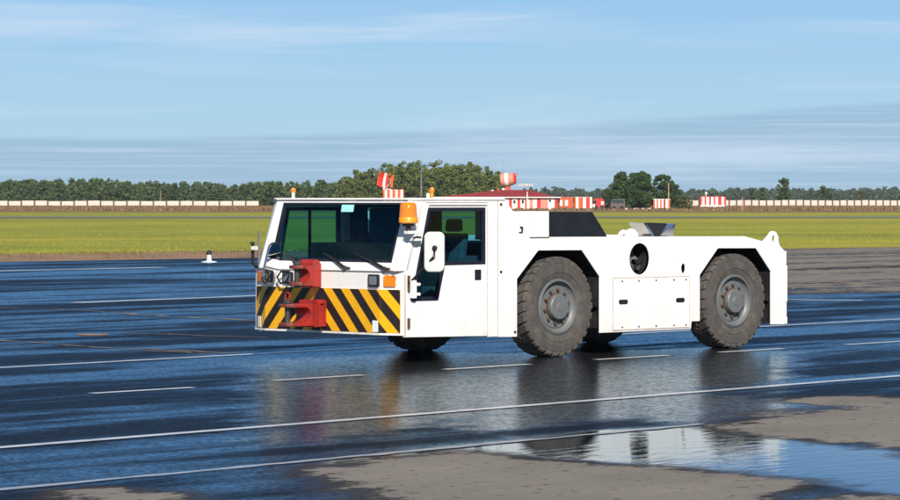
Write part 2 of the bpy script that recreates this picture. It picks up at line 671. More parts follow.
def apron_mat():
    m = bpy.data.materials.new('wet_asphalt')
    nt, b = nodes_of(m)
    N, L = nt.nodes.new, nt.links.new

    def mth(op, a, b_=None, clamp=False):
        n = N('ShaderNodeMath')
        n.operation = op
        n.use_clamp = clamp
        for i, v in enumerate((a, b_)):
            if v is None:
                continue
            if isinstance(v, (int, float)):
                n.inputs[i].default_value = v
            else:
                L(v, n.inputs[i])
        return n.outputs[0]

    def rng_(v, a, c, t0=0.0, t1=1.0):
        n = N('ShaderNodeMapRange')
        n.interpolation_type = 'SMOOTHSTEP'
        n.inputs['From Min'].default_value = a
        n.inputs['From Max'].default_value = c
        n.inputs['To Min'].default_value = t0
        n.inputs['To Max'].default_value = t1
        L(v, n.inputs['Value'])
        return n.outputs[0]

    tc = N('ShaderNodeTexCoord')
    mp = N('ShaderNodeMapping')
    mp.inputs['Rotation'].default_value = (0, 0, -math.atan2(DIR.y, DIR.x))
    L(tc.outputs['Object'], mp.inputs[0])

    def nz(sx, sy, det, ro, off=0.0, dist=0.0, src=mp):
        mm = N('ShaderNodeMapping')
        mm.inputs['Scale'].default_value = (sx, sy, 1)
        mm.inputs['Location'].default_value = (off, off * 0.7, 0)
        L(src.outputs[0], mm.inputs[0])
        n = N('ShaderNodeTexNoise')
        n.inputs['Scale'].default_value = 1
        n.inputs['Detail'].default_value = det
        n.inputs['Roughness'].default_value = ro
        n.inputs['Distortion'].default_value = dist
        L(mm.outputs[0], n.inputs['Vector'])
        return n.outputs['Fac']

    ad = N('ShaderNodeAttribute')
    ad.attribute_name = 'dry'
    ap = N('ShaderNodeAttribute')
    ap.attribute_name = 'puddle'
    edge = nz(1.1, 1.6, 8, 0.68, 4.0)
    fine = nz(11, 11, 5, 0.65, 2.0)
    dryv = mth('ADD', ad.outputs['Fac'], mth('MULTIPLY', mth('SUBTRACT', edge, 0.5), 1.5))
    dryv = mth('ADD', dryv, mth('MULTIPLY', mth('SUBTRACT', fine, 0.5), 0.5))
    stk = nz(0.03, 0.30, 6, 0.62, 11.0, 0.4)
    dryv = mth('ADD', dryv, mth('MULTIPLY', mth('SUBTRACT', stk, 0.52), 1.5))
    dryv = mth('ADD', dryv, 0.10)
    DRYF = rng_(dryv, -0.02, 0.14)
    DAMPF = rng_(dryv, -0.38, -0.02)
    pudv = mth('ADD', ap.outputs['Fac'], mth('MULTIPLY', mth('SUBTRACT', edge, 0.5), 0.7))
    PUDF = rng_(pudv, -0.22, 0.10)
    ash = N('ShaderNodeAttribute')
    ash.attribute_name = 'shallow'
    SHF = rng_(mth('ADD', ash.outputs['Fac'], mth('MULTIPLY', mth('SUBTRACT', edge, 0.5), 2.0)), -0.25, 0.35)
    # streaks of deeper wet along the pavement
    s1 = nz(0.05, 0.42, 7, 0.62, 1.3, 0.5)
    s2 = nz(0.35, 1.3, 6, 0.6, 7.7, 0.4)
    WETF = rng_(mth('ADD', s1, mth('MULTIPLY', mth('SUBTRACT', s2, 0.5), 0.45)), 0.43, 0.60)
    # base colour
    agg = nz(38, 38, 4, 0.75, 0.5)
    blotch = nz(0.6, 1.1, 6, 0.6, 3.3)
    dcol = N('ShaderNodeValToRGB')
    dcol.color_ramp.elements[0].position = 0.25
    dcol.color_ramp.elements[1].position = 0.75
    dcol.color_ramp.elements[0].color = (0.125, 0.115, 0.105, 1)
    dcol.color_ramp.elements[1].color = (0.275, 0.253, 0.232, 1)
    L(mth('ADD', mth('MULTIPLY', agg, 0.6), mth('MULTIPLY', blotch, 0.4)), dcol.inputs[0])
    # dark pits on the dry islands
    pits = rng_(nz(9, 6.5, 4, 0.6, 9.1), 0.60, 0.66)
    wcol = N('ShaderNodeValToRGB')
    wcol.color_ramp.elements[0].color = (0.005, 0.006, 0.008, 1)
    wcol.color_ramp.elements[1].color = (0.016, 0.017, 0.019, 1)
    L(agg, wcol.inputs[0])
    mx = N('ShaderNodeMix')
    mx.data_type = 'RGBA'
    L(mth('MULTIPLY', DRYF, mth('SUBTRACT', 1.0, mth('MULTIPLY', pits, 0.75))), mx.inputs['Factor'])
    dm = N('ShaderNodeMix')
    dm.data_type = 'RGBA'
    L(DAMPF, dm.inputs['Factor'])
    L(wcol.outputs[0], dm.inputs[6])
    dm.inputs[7].default_value = (0.042, 0.038, 0.035, 1)
    L(dm.outputs[2], mx.inputs[6])
    L(dcol.outputs[0], mx.inputs[7])
    L(mx.outputs[2], b.inputs['Base Color'])
    # roughness of the water film
    r_wet = mth('SUBTRACT', 0.17, mth('MULTIPLY', WETF, 0.06))
    r_wet = mth('ADD', mth('MULTIPLY', r_wet, mth('SUBTRACT', 1.0, SHF)), mth('MULTIPLY', SHF, 0.115))
    r1 = mth('ADD', mth('MULTIPLY', r_wet, mth('SUBTRACT', 1.0, PUDF)), mth('MULTIPLY', PUDF, 0.02))
    # share of the surface under a film of water: aggregate tips stand out of it
    tips = rng_(mth('ADD', mth('MULTIPLY', nz(26, 15, 4, 0.7, 15.0), 0.75), mth('MULTIPLY', nz(4.5, 3.5, 4, 0.65, 19.0), 0.25)), 0.38, 0.62)
    cov = mth('ADD', mth('MULTIPLY', WETF, 0.66), 0.17)
    cov = mth('ADD', mth('MULTIPLY', cov, mth('SUBTRACT', 1.0, SHF)), mth('MULTIPLY', SHF, 0.82))
    cov = mth('MULTIPLY', cov, mth('ADD', 0.30, mth('MULTIPLY', tips, 0.95)))
    cov = mth('ADD', mth('MULTIPLY', cov, mth('SUBTRACT', 1.0, PUDF)), mth('MULTIPLY', PUDF, 0.86))
    cov = mth('MULTIPLY', cov, mth('SUBTRACT', 1.0, mth('MULTIPLY', DAMPF, 0.72)))
    cov = mth('MULTIPLY', cov, mth('SUBTRACT', 1.0, DRYF), True)
    # relief
    hgt = mth('ADD', mth('MULTIPLY', agg, 0.5), mth('MULTIPLY', nz(15, 15, 4, 0.65, 6.0), 0.9))
    bp = N('ShaderNodeBump')
    bp.inputs['Distance'].default_value = 0.012
    L(hgt, bp.inputs['Height'])
    amt = mth('MULTIPLY', mth('SUBTRACT', 1.0, mth('MULTIPLY', PUDF, 0.975)), mth('SUBTRACT', 1.0, mth('MULTIPLY', SHF, 0.62)))
    L(mth('MULTIPLY', amt, 0.42), bp.inputs['Strength'])
    # stone: matt; film: glossy
    set_in(b, 'Roughness', 0.9)
    set_in(b, 'Specular IOR Level', 0.0)
    bp2 = N('ShaderNodeBump')
    bp2.inputs['Distance'].default_value = 0.012
    bp2.inputs['Strength'].default_value = 0.5
    L(hgt, bp2.inputs['Height'])
    L(bp2.outputs[0], b.inputs['Normal'])
    gl = N('ShaderNodeBsdfGlossy')
    tint = N('ShaderNodeMix')
    tint.data_type = 'RGBA'
    tint.inputs[6].default_value = (0.46, 0.75, 1.0, 1)      # blue put into the wet film's reflections to deepen the mirrored sky
    tint.inputs[7].default_value = (0.80, 0.91, 1.0, 1)      # weaker blue put into reflections on standing water
    L(mth('MAXIMUM', PUDF, mth('MULTIPLY', SHF, 0.95)), tint.inputs['Factor'])
    L(tint.outputs[2], gl.inputs['Color'])
    L(r1, gl.inputs['Roughness'])
    fr = N('ShaderNodeFresnel')
    fr.inputs['IOR'].default_value = 1.40
    acm = N('ShaderNodeAttribute')
    acm.attribute_name = 'calm'
    CALMF = rng_(acm.outputs['Fac'], -0.10, 0.02)
    rip = N('ShaderNodeBump')
    rip.inputs['Distance'].default_value = 0.02
    L(nz(2.2, 6.5, 3, 0.5, 23.0, 0.6), rip.inputs['Height'])
    L(mth('MULTIPLY', mth('MULTIPLY', PUDF, mth('SUBTRACT', 1.0, CALMF)), 0.09), rip.inputs['Strength'])
    L(bp.outputs[0], rip.inputs['Normal'])
    L(rip.outputs[0], gl.inputs['Normal'])
    L(rip.outputs[0], fr.inputs['Normal'])
    mxs = N('ShaderNodeMixShader')
    L(mth('MULTIPLY', cov, fr.outputs[0]), mxs.inputs[0])
    L(b.outputs[0], mxs.inputs[1])
    L(gl.outputs[0], mxs.inputs[2])
    L(mxs.outputs[0], nt.nodes['Material Output'].inputs['Surface'])
    return m


def field_mat():
    m = bpy.data.materials.new('field_grass')
    nt, b = nodes_of(m)
    N, L = nt.nodes.new, nt.links.new
    tc = N('ShaderNodeTexCoord')

    def nz(sx, sy, det, ro, off):
        mm = N('ShaderNodeMapping')
        mm.inputs['Scale'].default_value = (sx, sy, 1)
        mm.inputs['Location'].default_value = (off, off * 1.3, 0)
        L(tc.outputs['Object'], mm.inputs[0])
        n = N('ShaderNodeTexNoise')
        n.inputs['Scale'].default_value = 1
        n.inputs['Detail'].default_value = det
        n.inputs['Roughness'].default_value = ro
        L(mm.outputs[0], n.inputs['Vector'])
        return n.outputs['Fac']

    def ramp(src, stops):
        r = N('ShaderNodeValToRGB')
        cr = r.color_ramp
        while len(cr.elements) < len(stops):
            cr.elements.new(0.5)
        for e, (p, c) in zip(cr.elements, stops):
            e.position = p
            e.color = (*c, 1)
        L(src, r.inputs[0])
        return r.outputs[0]

    def mix(f, a, c, mode='MIX'):
        x = N('ShaderNodeMix')
        x.data_type = 'RGBA'
        x.blend_type = mode
        if isinstance(f, float):
            x.inputs['Factor'].default_value = f
        else:
            L(f, x.inputs['Factor'])
        L(a, x.inputs[6])
        L(c, x.inputs[7])
        return x.outputs[2]

    big = ramp(nz(0.010, 0.035, 8, 0.66, 2.0), [(0.34, (0.12, 0.155, 0.026)), (0.5, (0.29, 0.285, 0.042)), (0.64, (0.48, 0.37, 0.06))])
    mid = ramp(nz(0.10, 0.22, 7, 0.72, 5.0), [(0.36, (0.12, 0.155, 0.026)), (0.64, (0.44, 0.40, 0.07))])
    fin = ramp(nz(5, 1.6, 5, 0.75, 8.0), [(0.25, (0.62, 0.65, 0.5)), (0.75, (1.15, 1.15, 1.0))])
    c = mix(0.5, big, mid)
    c = mix(0.75, c, fin, 'MULTIPLY')
    L(c, b.inputs['Base Color'])
    set_in(b, 'Roughness', 0.9)
    set_in(b, 'Specular IOR Level', 0.1)
    return m


def dirt_mat():
    m = mat('verge_dirt', (0.25, 0.165, 0.11), 0.95, 0, 0.1, 0.35, 0.5, bump=0.5, dirt=(0.34, 0.27, 0.16), dirt_amt=0.8, dirt_scale=0.35)
    return m


def sheet(name, pts, z, m):
    mb = MB()
    mb.add([(p[0], p[1], z) for p in pts], [tuple(range(len(pts)))])
    o = mb.build(name, m)
    o['kind'] = 'structure'
    return o


r2 = math.sqrt(2)


def edge_pt(p, q):           # rotated coordinates to x, y
    return ((p - q) / r2, (p + q) / r2)


# grass field: reaches from beyond the apron's edge past the horizon
big = 3300
fld = MB()
fld.add([(-big, -big, -0.06), (big, -big, -0.06), (big, big, -0.06), (-big, big, -0.06)], [(0, 1, 2, 3)])
field = fld.build('ground', field_mat())
field['kind'] = 'structure'


def quad_strip(name, p0, p1, q0, q1, z, m, jag=0.0, n=160):
    """strip along the apron's far edge, with an uneven outer border"""
    mb = MB()
    vs, fs = [], []
    for i in range(n + 1):
        p = p0 + (p1 - p0) * i / n
        x, y = edge_pt(p, q0)
        vs.append((x, y, z))
        x, y = edge_pt(p, q1 + random.uniform(-jag, jag))
        vs.append((x, y, z))
    for i in range(n):
        fs.append((2 * i, 2 * i + 2, 2 * i + 3, 2 * i + 1))
    mb.add(vs, fs)
    o = mb.build(name, m)
    o['kind'] = 'structure'
    return o


apron = make_apron()
verge = quad_strip('dirt_verge', -20, 88, 85.55, 98.5, -0.035, dirt_mat(), 1.6, 260)
verge2 = quad_strip('dirt_verge', 88, 220, 85.55, 87.6, -0.035, mat('verge_red', (0.30, 0.10, 0.05), 0.95, 0, 0.1, 0.3, 0.6), 0.6, 260)
# far taxiway and the band of dry weeds in front of the wall
taxi = sheet('taxiway', [(-300, 372), (300, 372), (300, 405), (-300, 405)], -0.03, mat('taxi_concrete', (0.145, 0.15, 0.15), 0.85, 0, 0.2, 0.15, 0.05))
weeds_ground = sheet('weed_strip', [(-420, 560), (420, 560), (420, 1400), (-420, 1400)], -0.03, mat('weed_soil', (0.22, 0.135, 0.075), 0.95, 0, 0.1, 0.55, 0.12, dirt=(0.12, 0.13, 0.03), dirt_amt=0.8, dirt_scale=0.06))


# painted lines: children of the apron
def line_strip(name, a, b, w, m, z=0.006, jag=0.006, step=0.5):
    a, b = Vector((*a, 0)), Vector((*b, 0))
    d = (b - a)
    n = max(2, int(d.length / step))
    u = d.normalized()
    s = Vector((-u.y, u.x, 0))
    vs, fs = [], []
    for i in range(n + 1):
        c = a + d * (i / n)
        for k in (-1, 1):
            q = c + s * k * (w / 2 + random.uniform(-jag, jag))
            vs.append((q.x, q.y, z))
    for i in range(n):
        fs.append((2 * i, 2 * i + 2, 2 * i + 3, 2 * i + 1))
    return MB().add(vs, fs).build(name, m, apron)


def along(p, k):
    return (p[0] + DIR.x * k, p[1] + DIR.y * k)


LP = MATS['line_paint']
uA = (-5.36, 39.29)
line_strip('painted_line', along(uA, -26), along(uA, 75), 0.15, LP)
uB = (-3.63, 26.61)
line_strip('painted_line', along(uB, -20), along(uB, 60), 0.15, LP)
uD = (-3.14, 22.70)
line_strip('painted_line', along(uD, -12), along(uD, 8.6), 0.10, MATS['line_worn'], jag=0.03, step=0.25)
for a, b in (((-5.6, 31.7), (-4.65, 32.75)), ((-3.70, 34.05), (-2.74, 35.15)), ((-1.94, 36.5), (-0.99, 37.65)),
             ((-0.06, 38.88), (0.97, 40.12)), ((1.82, 41.25), (2.79, 42.4)), ((3.54, 43.25), (4.48, 44.35)),
             ((5.45, 45.5), (6.45, 46.72)), ((7.4, 47.95), (8.4, 49.2))):
    line_strip('painted_dash', a, b, 0.13, LP)
line_strip('painted_line', (-7.28, 64.08), (-1.0, 73.4), 0.32, LP, jag=0.03)
line_strip('painted_line', (-16.5, 88.0), (-8.5, 98.0), 0.5, LP, jag=0.08)
line_strip('painted_line', (6.6, 66.2), (8.2, 65.6), 0.30, LP, jag=0.05)


def crack(pts, w):
    vs, fs = [], []
    P = []
    for i in range(len(pts) - 1):
        a, b = Vector((*pts[i], 0)), Vector((*pts[i + 1], 0))
        n = max(2, int((b - a).length / 0.35))
        P += [a.lerp(b, k / n) for k in range(n)]
    P.append(Vector((*pts[-1], 0)))
    for i, c in enumerate(P):
        t = (P[min(i + 1, len(P) - 1)] - P[max(i - 1, 0)]).normalized()
        s = Vector((-t.y, t.x, 0))
        c = c + s * random.gauss(0, w * 0.5)
        ww = w * random.choice((0.15, 0.5, 0.8, 1.2))
        vs += [tuple(c - s * ww / 2 + Vector((0, 0, 0.004))), tuple(c + s * ww / 2 + Vector((0, 0, 0.004)))]
    for i in range(len(P) - 1):
        fs.append((2 * i, 2 * i + 2, 2 * i + 3, 2 * i + 1))
    return MB().add(vs, fs).build('crack', 'crack_fill', apron)


crack([(-8.5, 50.2), (-6.43, 47.14), (-5.2, 45.3), (-4.1, 43.9), (-3.05, 42.9)], 0.14)
crack([(-4.3, 44.6), (-3.5, 43.7), (-2.7, 42.95)], 0.12)
crack([(-5.9, 58.4), (-4.8, 56.6), (-3.9, 55.6), (-2.0, 53.6)], 0.20)
crack([(-5.0, 49.6), (-3.9, 48.9), (-2.7, 47.9)], 0.10)
crack([(-9.2, 62.0), (-7.2, 60.4), (-5.9, 58.6)], 0.12)
crack([(7.3, 74.5), (8.6, 73.2), (10.4, 71.9)], 0.5)
pm = MB()
pm.prism(circle(0, 0, 0.24, 0.16, 14), lambda a, b: (a - 5.3, b + 48.9, 0.004), lambda a, b: (a - 5.3, b + 48.9, 0.012))
pm.build('clay_lump', 'orange_mark', apron)


# ------------------------------------------------------------------ tow tractor
# local axes of the tractor: x from nose to tail, y from the near side to the far side, z up (metres)
tug = empty('tow_tractor', (-0.6198, 40.1022, 0), R(44.5))
tag(tug, 'white airport tow tractor with yellow and black striped front on wet asphalt', 'tow tractor')
W = 2.78
WP, DK = MATS['white_paint'], MATS['dark_chassis']


def side_map(y):
    return lambda a, b: (a, y, b)


def eye_arc():
    c = (7.055, 1.46)
    return [(c[0] + 0.118 * math.cos(R(t)), c[1] + 0.118 * math.sin(R(t))) for t in range(150, -11, -20)]


OUT = [(1.705, 0.285), (2.055, 0.277), (2.055, 1.005), (2.44, 1.36), (3.245, 1.355), (3.582, 1.006), (3.582, 0.282),
       (5.36, 0.285), (5.375, 0.385), (5.54, 0.385), (5.54, 1.0), (5.908, 1.352), (6.692, 1.345), (7.008, 1.024),
       (7.008, 0.302), (7.30, 0.295), (7.30, 1.302), (7.20, 1.372)] + eye_arc()[::-1] + \
      [(6.84, 1.437), (6.463, 1.51), (2.634, 1.53), (2.634, 1.858), (1.985, 1.858), (1.83, 2.014), (1.705, 2.014)]
HOLE = circle(4.348, 1.229, 0.196, 0.206, 32)
SLOT = circle(5.209, 1.092, 0.042, 0.066, 18)
EYE = circle(7.062, 1.472, 0.030, 0.044, 14)
plate('side_panel', OUT, [HOLE, SLOT, EYE], side_map(0.0), side_map(0.022), WP, tug, 0.005)
plate('side_panel', OUT, [HOLE, SLOT, EYE], side_map(W - 0.022), side_map(W), WP, tug, 0.009)

# rear end, deck, chassis
rp = MB().box(7.30, 7.36, 0.0, W, 0.30, 0.40).box(7.30, 7.345, 0.0, W, 0.402, 0.60).box(7.30, 7.36, 0.0, W, 0.602, 1.10).box(7.30, 7.34, 0.0, W, 1.102, 1.30)
rp.build('rear_bumper', WP, tug, 0.008)
MB().prism([(2.64, 1.47), (2.64, 1.522), (6.46, 1.502), (6.84, 1.43), (7.29, 1.29), (7.29, 1.25), (6.84, 1.39), (6.46, 1.46)],
           lambda a, b: (a, 0.062, b), lambda a, b: (a, W - 0.062, b)).build('deck', WP, tug, 0.006)
MB().box(0.5, 7.25, 0.62, W - 0.62, 0.46, 1.46).build('chassis', DK, tug)
MB().box(1.72, 2.0, 0.062, W - 0.062, 0.36, 1.44).box(3.64, 5.30, 0.064, W - 0.064, 0.34, 1.0).box(7.06, 7.28, 0.064, W - 0.064, 0.34, 1.24).build('under_frame', DK, tug)
# arch lips: the dark liner round each wheel opening
for x0, sh in ((0.0, 1.0), (3.447, 0.975)):
    for y0, y1 in ((0.062, 0.615), (W - 0.615, W - 0.062)):
        prof = [(2.06, 0.62), (2.06, 1.01), (2.445, 1.368), (3.24, 1.362), (3.578, 1.01), (3.578, 0.62)]
        if x0:
            prof = [(5.545, 0.62), (5.545, 1.005), (5.912, 1.36), (6.688, 1.353), (7.004, 1.03), (7.004, 0.62)]
        lin = MB()
        ins = [(p[0], p[1]) for p in prof]
        outp = []
        cx = sum(p[0] for p in prof) / 6
        for p in prof:
            outp.append((p[0] + (0.03 if p[0] > cx else -0.03), p[1] + (0.03 if p[1] > 0.8 else 0)))
        for i in range(5):
            lin.prism([ins[i], ins[i + 1], outp[i + 1], outp[i]], side_map(y0), side_map(y1))
        lin.build('wheel_arch', DK, tug)
for xa in (2.835, 6.275):
    MB().tube([(xa, 0.45, 0.625), (xa, W - 0.45, 0.625)], 0.11, 14).box(xa - 0.22, xa + 0.22, W / 2 - 0.25, W / 2 + 0.25, 0.42, 0.82).build('axle', DK, tug)

# upper engine cover and black air box
MB().prism([(1.72, 1.50), (1.72, 2.004), (1.83, 2.004), (1.985, 1.85), (2.60, 1.85), (2.60, 1.50)],
           side_map(0.024), side_map(0.42)).build('engine_cover', WP, tug, 0.01)
MB().prism([(2.645, 1.526), (2.645, 1.852), (3.47, 1.846), (3.756, 1.522)], side_map(0.02), side_map(0.44)).build('air_box', 'black_paint', tug, 0.012)
MB().box(2.28, 2.632, -0.010, -0.002, 1.522, 1.532).build('cover_seam', 'concrete_post', tug)
MB().box(2.268, 2.272, -0.003, -0.001, 1.535, 1.84).build('cover_seam', 'concrete_panel', tug)
MB().tube([(2.10, -0.012, 1.66), (2.13, -0.02, 1.655), (2.125, -0.02, 1.60)], 0.012, 8).tube([(2.08, -0.01, 1.595), (2.14, -0.01, 1.592)], 0.006, 6).build('cover_latch', 'dark_metal', tug)

# rear work lamp on the deck: a tapered steel hood round a dark lens, on a white bracket
wl = MB()
wl.add([(5.03, 0.55, 1.69), (5.60, 0.55, 1.675), (5.54, 0.55, 1.515), (5.21, 0.55, 1.515),
        (5.06, 0.85, 1.70), (5.63, 0.85, 1.685), (5.58, 0.85, 1.515), (5.20, 0.85, 1.515)],
       [(0, 3, 7, 4), (0, 4, 5, 1), (1, 5, 6, 2), (3, 2, 6, 7), (4, 7, 6, 5)])
wl.add([(5.0, 0.50, 1.70), (5.62, 0.50, 1.685), (5.58, 0.52, 1.512), (5.17, 0.52, 1.512), (5.045, 0.53, 1.685), (5.46, 0.53, 1.675), (5.34, 0.54, 1.525), (5.25, 0.54, 1.525)],
       [(0, 4, 7, 3), (0, 1, 5, 4), (1, 2, 6, 5), (3, 7, 6, 2)])
wlo = wl.build('work_lamp', 'steel', tug)
MB().add([(5.04, 0.520, 1.688), (5.47, 0.520, 1.678), (5.345, 0.530, 1.522), (5.245, 0.530, 1.522), (5.07, 0.56, 1.675), (5.47, 0.56, 1.665), (5.33, 0.56, 1.53), (5.22, 0.56, 1.53)],
         [(0, 1, 2, 3), (4, 7, 6, 5), (0, 4, 5, 1), (1, 5, 6, 2), (2, 6, 7, 3), (3, 7, 4, 0)]).build('lens', 'black_paint', wlo)
MB().prism([(4.77, 1.51), (4.77, 1.55), (4.80, 1.60), (4.86, 1.62), (4.93, 1.60), (4.98, 1.55), (4.98, 1.51)], side_map(0.60), side_map(0.66)).build('lamp_bracket', WP, tug, 0.008)
MB().box(3.85, 4.25, 0.25, 0.6, 1.505, 1.545).build('deck_hatch', WP, tug, 0.006)

# cooling fan behind the round opening
fan = MB()
fan.lathe([(0.205, 0.065), (0.205, 0.30), (0.0, 0.301)], 28, lambda r, a, h: (4.348 + r * math.cos(a), h, 1.229 + r * math.sin(a)))
fan.build('fan_duct', DK, tug)
fb = MB()
fb.lathe([(0.0, 0.165), (0.05, 0.17), (0.06, 0.20)], 16, lambda r, a, h: (4.33 + r * math.cos(a), h, 1.22 + r * math.sin(a)))
for k in range(6):
    a0 = k * math.pi / 3 + 0.3
    vs = []
    for rr, da, hh in ((0.05, -0.25, 0.18), (0.17, -0.30, 0.17), (0.17, 0.32, 0.24), (0.05, 0.3, 0.22)):
        vs.append((4.33 + rr * math.cos(a0 + da), hh, 1.22 + rr * math.sin(a0 + da)))
    vs += [(q[0], q[1] + 0.008, q[2]) for q in vs]
    fb.add(vs, [(0, 1, 2, 3), (7, 6, 5, 4), (0, 4, 5, 1), (1, 5, 6, 2), (2, 6, 7, 3), (3, 7, 4, 0)])
fb.build('cooling_fan', 'rim_paint', tug)
MB().tube([(4.42, 0.12, 1.07), (4.47, 0.12, 1.12), (4.50, 0.13, 1.20)], 0.035, 10).build('fan_hose', 'dark_metal', tug)
MB().lathe([(0.0, 0.13), (0.05, 0.13), (0.05, 0.064)], 14, lambda r, a, h: (5.209 + r * math.cos(a), h, 1.092 + 1.5 * r * math.sin(a))).build('filler_recess', DK, tug)
MB().tube([(5.19, 0.04, 1.06), (5.22, 0.10, 1.07)], 0.022, 10).build('filler_cap', 'concrete_panel', tug)

# bolted access panel with two slots
acc = MB().box(3.832, 5.315, -0.007, -0.001, 0.312, 0.979).build('access_panel', WP, tug, 0.003)
bolt_me = None
for z in (0.345, 0.945):
    for x in (4.0, 4.32, 4.66, 5.01, 5.25):
        b = MB().lathe([(0.0, -0.016), (0.011, -0.015), (0.013, -0.007)], 8, lambda r, a, h: (r * math.cos(a), h, r * math.sin(a))) if bolt_me is None else None
        if b:
            o = b.build('bolt', 'rust', acc)
            bolt_me = o.data
        else:
            o = bpy.data.objects.new('bolt', bolt_me)
            COL.objects.link(o)
            o.parent = acc
        o.location = (x, 0, z)
for x in (4.02, 5.135):
    MB().prism(rrect(x - 0.085, x + 0.085, 0.645, 0.705, 0.026), side_map(-0.012), side_map(-0.0065)).build('handle_slot', 'black_paint', acc)
for x, z in ((1.76, 1.945), (1.76, 1.10), (2.01, 0.34)):
    MB().lathe([(0.0, -0.014), (0.016, -0.013), (0.018, -0.001)], 10, lambda r, a, h: (x + r * math.cos(a), h, z + r * math.sin(a))).build('bolt', 'dark_metal', tug)

# ------------------------------------------------ wheels
wheel = empty('wheel', (2.835, 0.012, 0.637), 0, tug)
wheel.scale = (1.02, 1.0, 1.02)
prof = [(0.345, 0.03), (0.40, 0.012), (0.47, 0.0), (0.53, 0.003), (0.592, 0.010), (0.608, 0.04), (0.610, 0.19), (0.608, 0.34), (0.592, 0.37), (0.53, 0.377), (0.47, 0.38), (0.345, 0.35), (0.33, 0.19)]
ty = MB().lathe(prof, 64, close=True)
for rr in (0.44, 0.50, 0.552):          # moulded ribs on the sidewall
    yy = {0.44: 0.004, 0.50: 0.0055, 0.552: 0.006}[rr]
    ty.lathe([(rr - 0.007, yy + 0.004), (rr - 0.004, yy - 0.006), (rr + 0.004, yy - 0.005), (rr + 0.007, yy + 0.006)], 64)
tyre = ty.build('tyre', 'rubber', wheel, smooth=True, auto=40)
td = MB()
NL = 30
for k in range(NL):
    for half in (0, 1):
        a0 = 2 * math.pi * (k + 0.5 * half) / NL
        da = 2 * math.pi / NL * 0.30
        ys = (0.004, 0.03, 0.18) if half == 0 else (0.376, 0.35, 0.20)
        sk = (0.0, 0.0, 0.45)
        vs = []
        for y, s, (ri, ro) in zip(ys, sk, ((0.57, 0.612), (0.59, 0.628), (0.59, 0.628))):
            for e in (-1, 1):
                a = a0 + e * da + s * 2 * math.pi / NL
                vs += [(ri * math.cos(a), y, ri * math.sin(a)), (ro * math.cos(a), y, ro * math.sin(a))]
        # each station: in-, out-, in+, out+
        fs = []
        for i in (0, 1):
            o0, o1 = 4 * i, 4 * i + 4
            fs += [(o0 + 1, o0 + 3, o1 + 3, o1 + 1), (o0, o0 + 1, o1 + 1, o1), (o0 + 2, o1 + 2, o1 + 3, o0 + 3)]
        fs += [(0, 2, 3, 1), (8, 9, 11, 10)]
        td.add(vs, fs)
td.build('tread', 'rubber', wheel)
rm = MB().lathe([(0.352, 0.045), (0.35, 0.018), (0.338, 0.012), (0.325, 0.016), (0.315, 0.05), (0.29, 0.075), (0.275, 0.078), (0.262, 0.066), (0.245, 0.066), (0.10, 0.066), (0.0, 0.07)], 48)
rm.lathe([(0.334, 0.012), (0.332, 0.006), (0.322, 0.006), (0.319, 0.014)], 48)
rm.build('rim', 'rim_paint', wheel, smooth=True, auto=30)
hb = MB().lathe([(0.165, 0.068), (0.160, -0.005), (0.150, -0.016), (0.06, -0.020), (0.055, -0.026), (0.0, -0.028)], 32)
hub = hb.build('hub', 'rim_paint', wheel, smooth=True, auto=30)
MB().lathe([(0.172, 0.068), (0.171, 0.040), (0.163, 0.038)], 32).build('hub_ring', 'rust', wheel)
nut_me = None
for k in range(10):
    a = 2 * math.pi * k / 10 + 0.2
    if nut_me is None:
        o = MB().lathe([(0.0, -0.03), (0.016, -0.03), (0.019, -0.02), (0.019, 0.012)], 6).build('wheel_nut', 'rust', wheel)
        nut_me = o.data
    else:
        o = bpy.data.objects.new('wheel_nut', nut_me)
        COL.objects.link(o)
        o.parent = wheel
    o.location = (0.212 * math.cos(a), 0.058, 0.212 * math.sin(a))
o = MB().lathe([(0.0, -0.004), (0.012, -0.004), (0.013, 0.01)], 8).build('drain_plug', 'orange_mark', wheel)
o.location = (-0.03, -0.024, 0.04)
w2 = copy_tree(wheel, tug)
w2.location = (6.275, 0.012, 0.637)
w2.rotation_euler = (0, R(140), 0)
for x, rr in ((2.835, 40), (6.275, 200)):
    w3 = copy_tree(wheel, tug)
    w3.location = (x, W - 0.012, 0.637)
    w3.rotation_euler = (0, R(rr), R(180))

# ------------------------------------------------ cab
# nose: bent sheet following the bumper's plan outline
PLAN = [(0.115, 0.002), (0.0, 0.33), (0.0, 2.45), (0.115, W - 0.002)]


def ribbon(path, off0, off1, z0, z1):
    """bent strip along a plan path (outward is -x), between two offsets"""
    def offs(d):
        res = []
        for i, p in enumerate(path):
            a = Vector(path[max(i - 1, 0)])
            b = Vector(path[min(i + 1, len(path) - 1)])
            c = Vector(p)
            n = Vector((0, 0))
            if i > 0:
                t = (c - a).normalized(); n += Vector((-t.y, t.x))
            if i < len(path) - 1:
                t = (b - c).normalized(); n += Vector((-t.y, t.x))
            n.normalize()
            res.append(c + n * d)
        return res
    A, B = offs(off0), offs(off1)
    m = MB()
    vs = []
    for a, b in zip(A, B):
        vs += [(a.x, a.y, z0), (a.x, a.y, z1), (b.x, b.y, z0), (b.x, b.y, z1)]
    fs = []
    for i in range(len(path) - 1):
        o0, o1 = 4 * i, 4 * i + 4
        fs += [(o0, o0 + 1, o1 + 1, o1), (o0 + 2, o1 + 2, o1 + 3, o0 + 3), (o0 + 1, o0 + 3, o1 + 3, o1 + 1), (o0, o1, o1 + 2, o0 + 2)]
    fs += [(0, 2, 3, 1), (len(vs) - 4, len(vs) - 3, len(vs) - 1, len(vs) - 2)]
    return m.add(vs, fs)


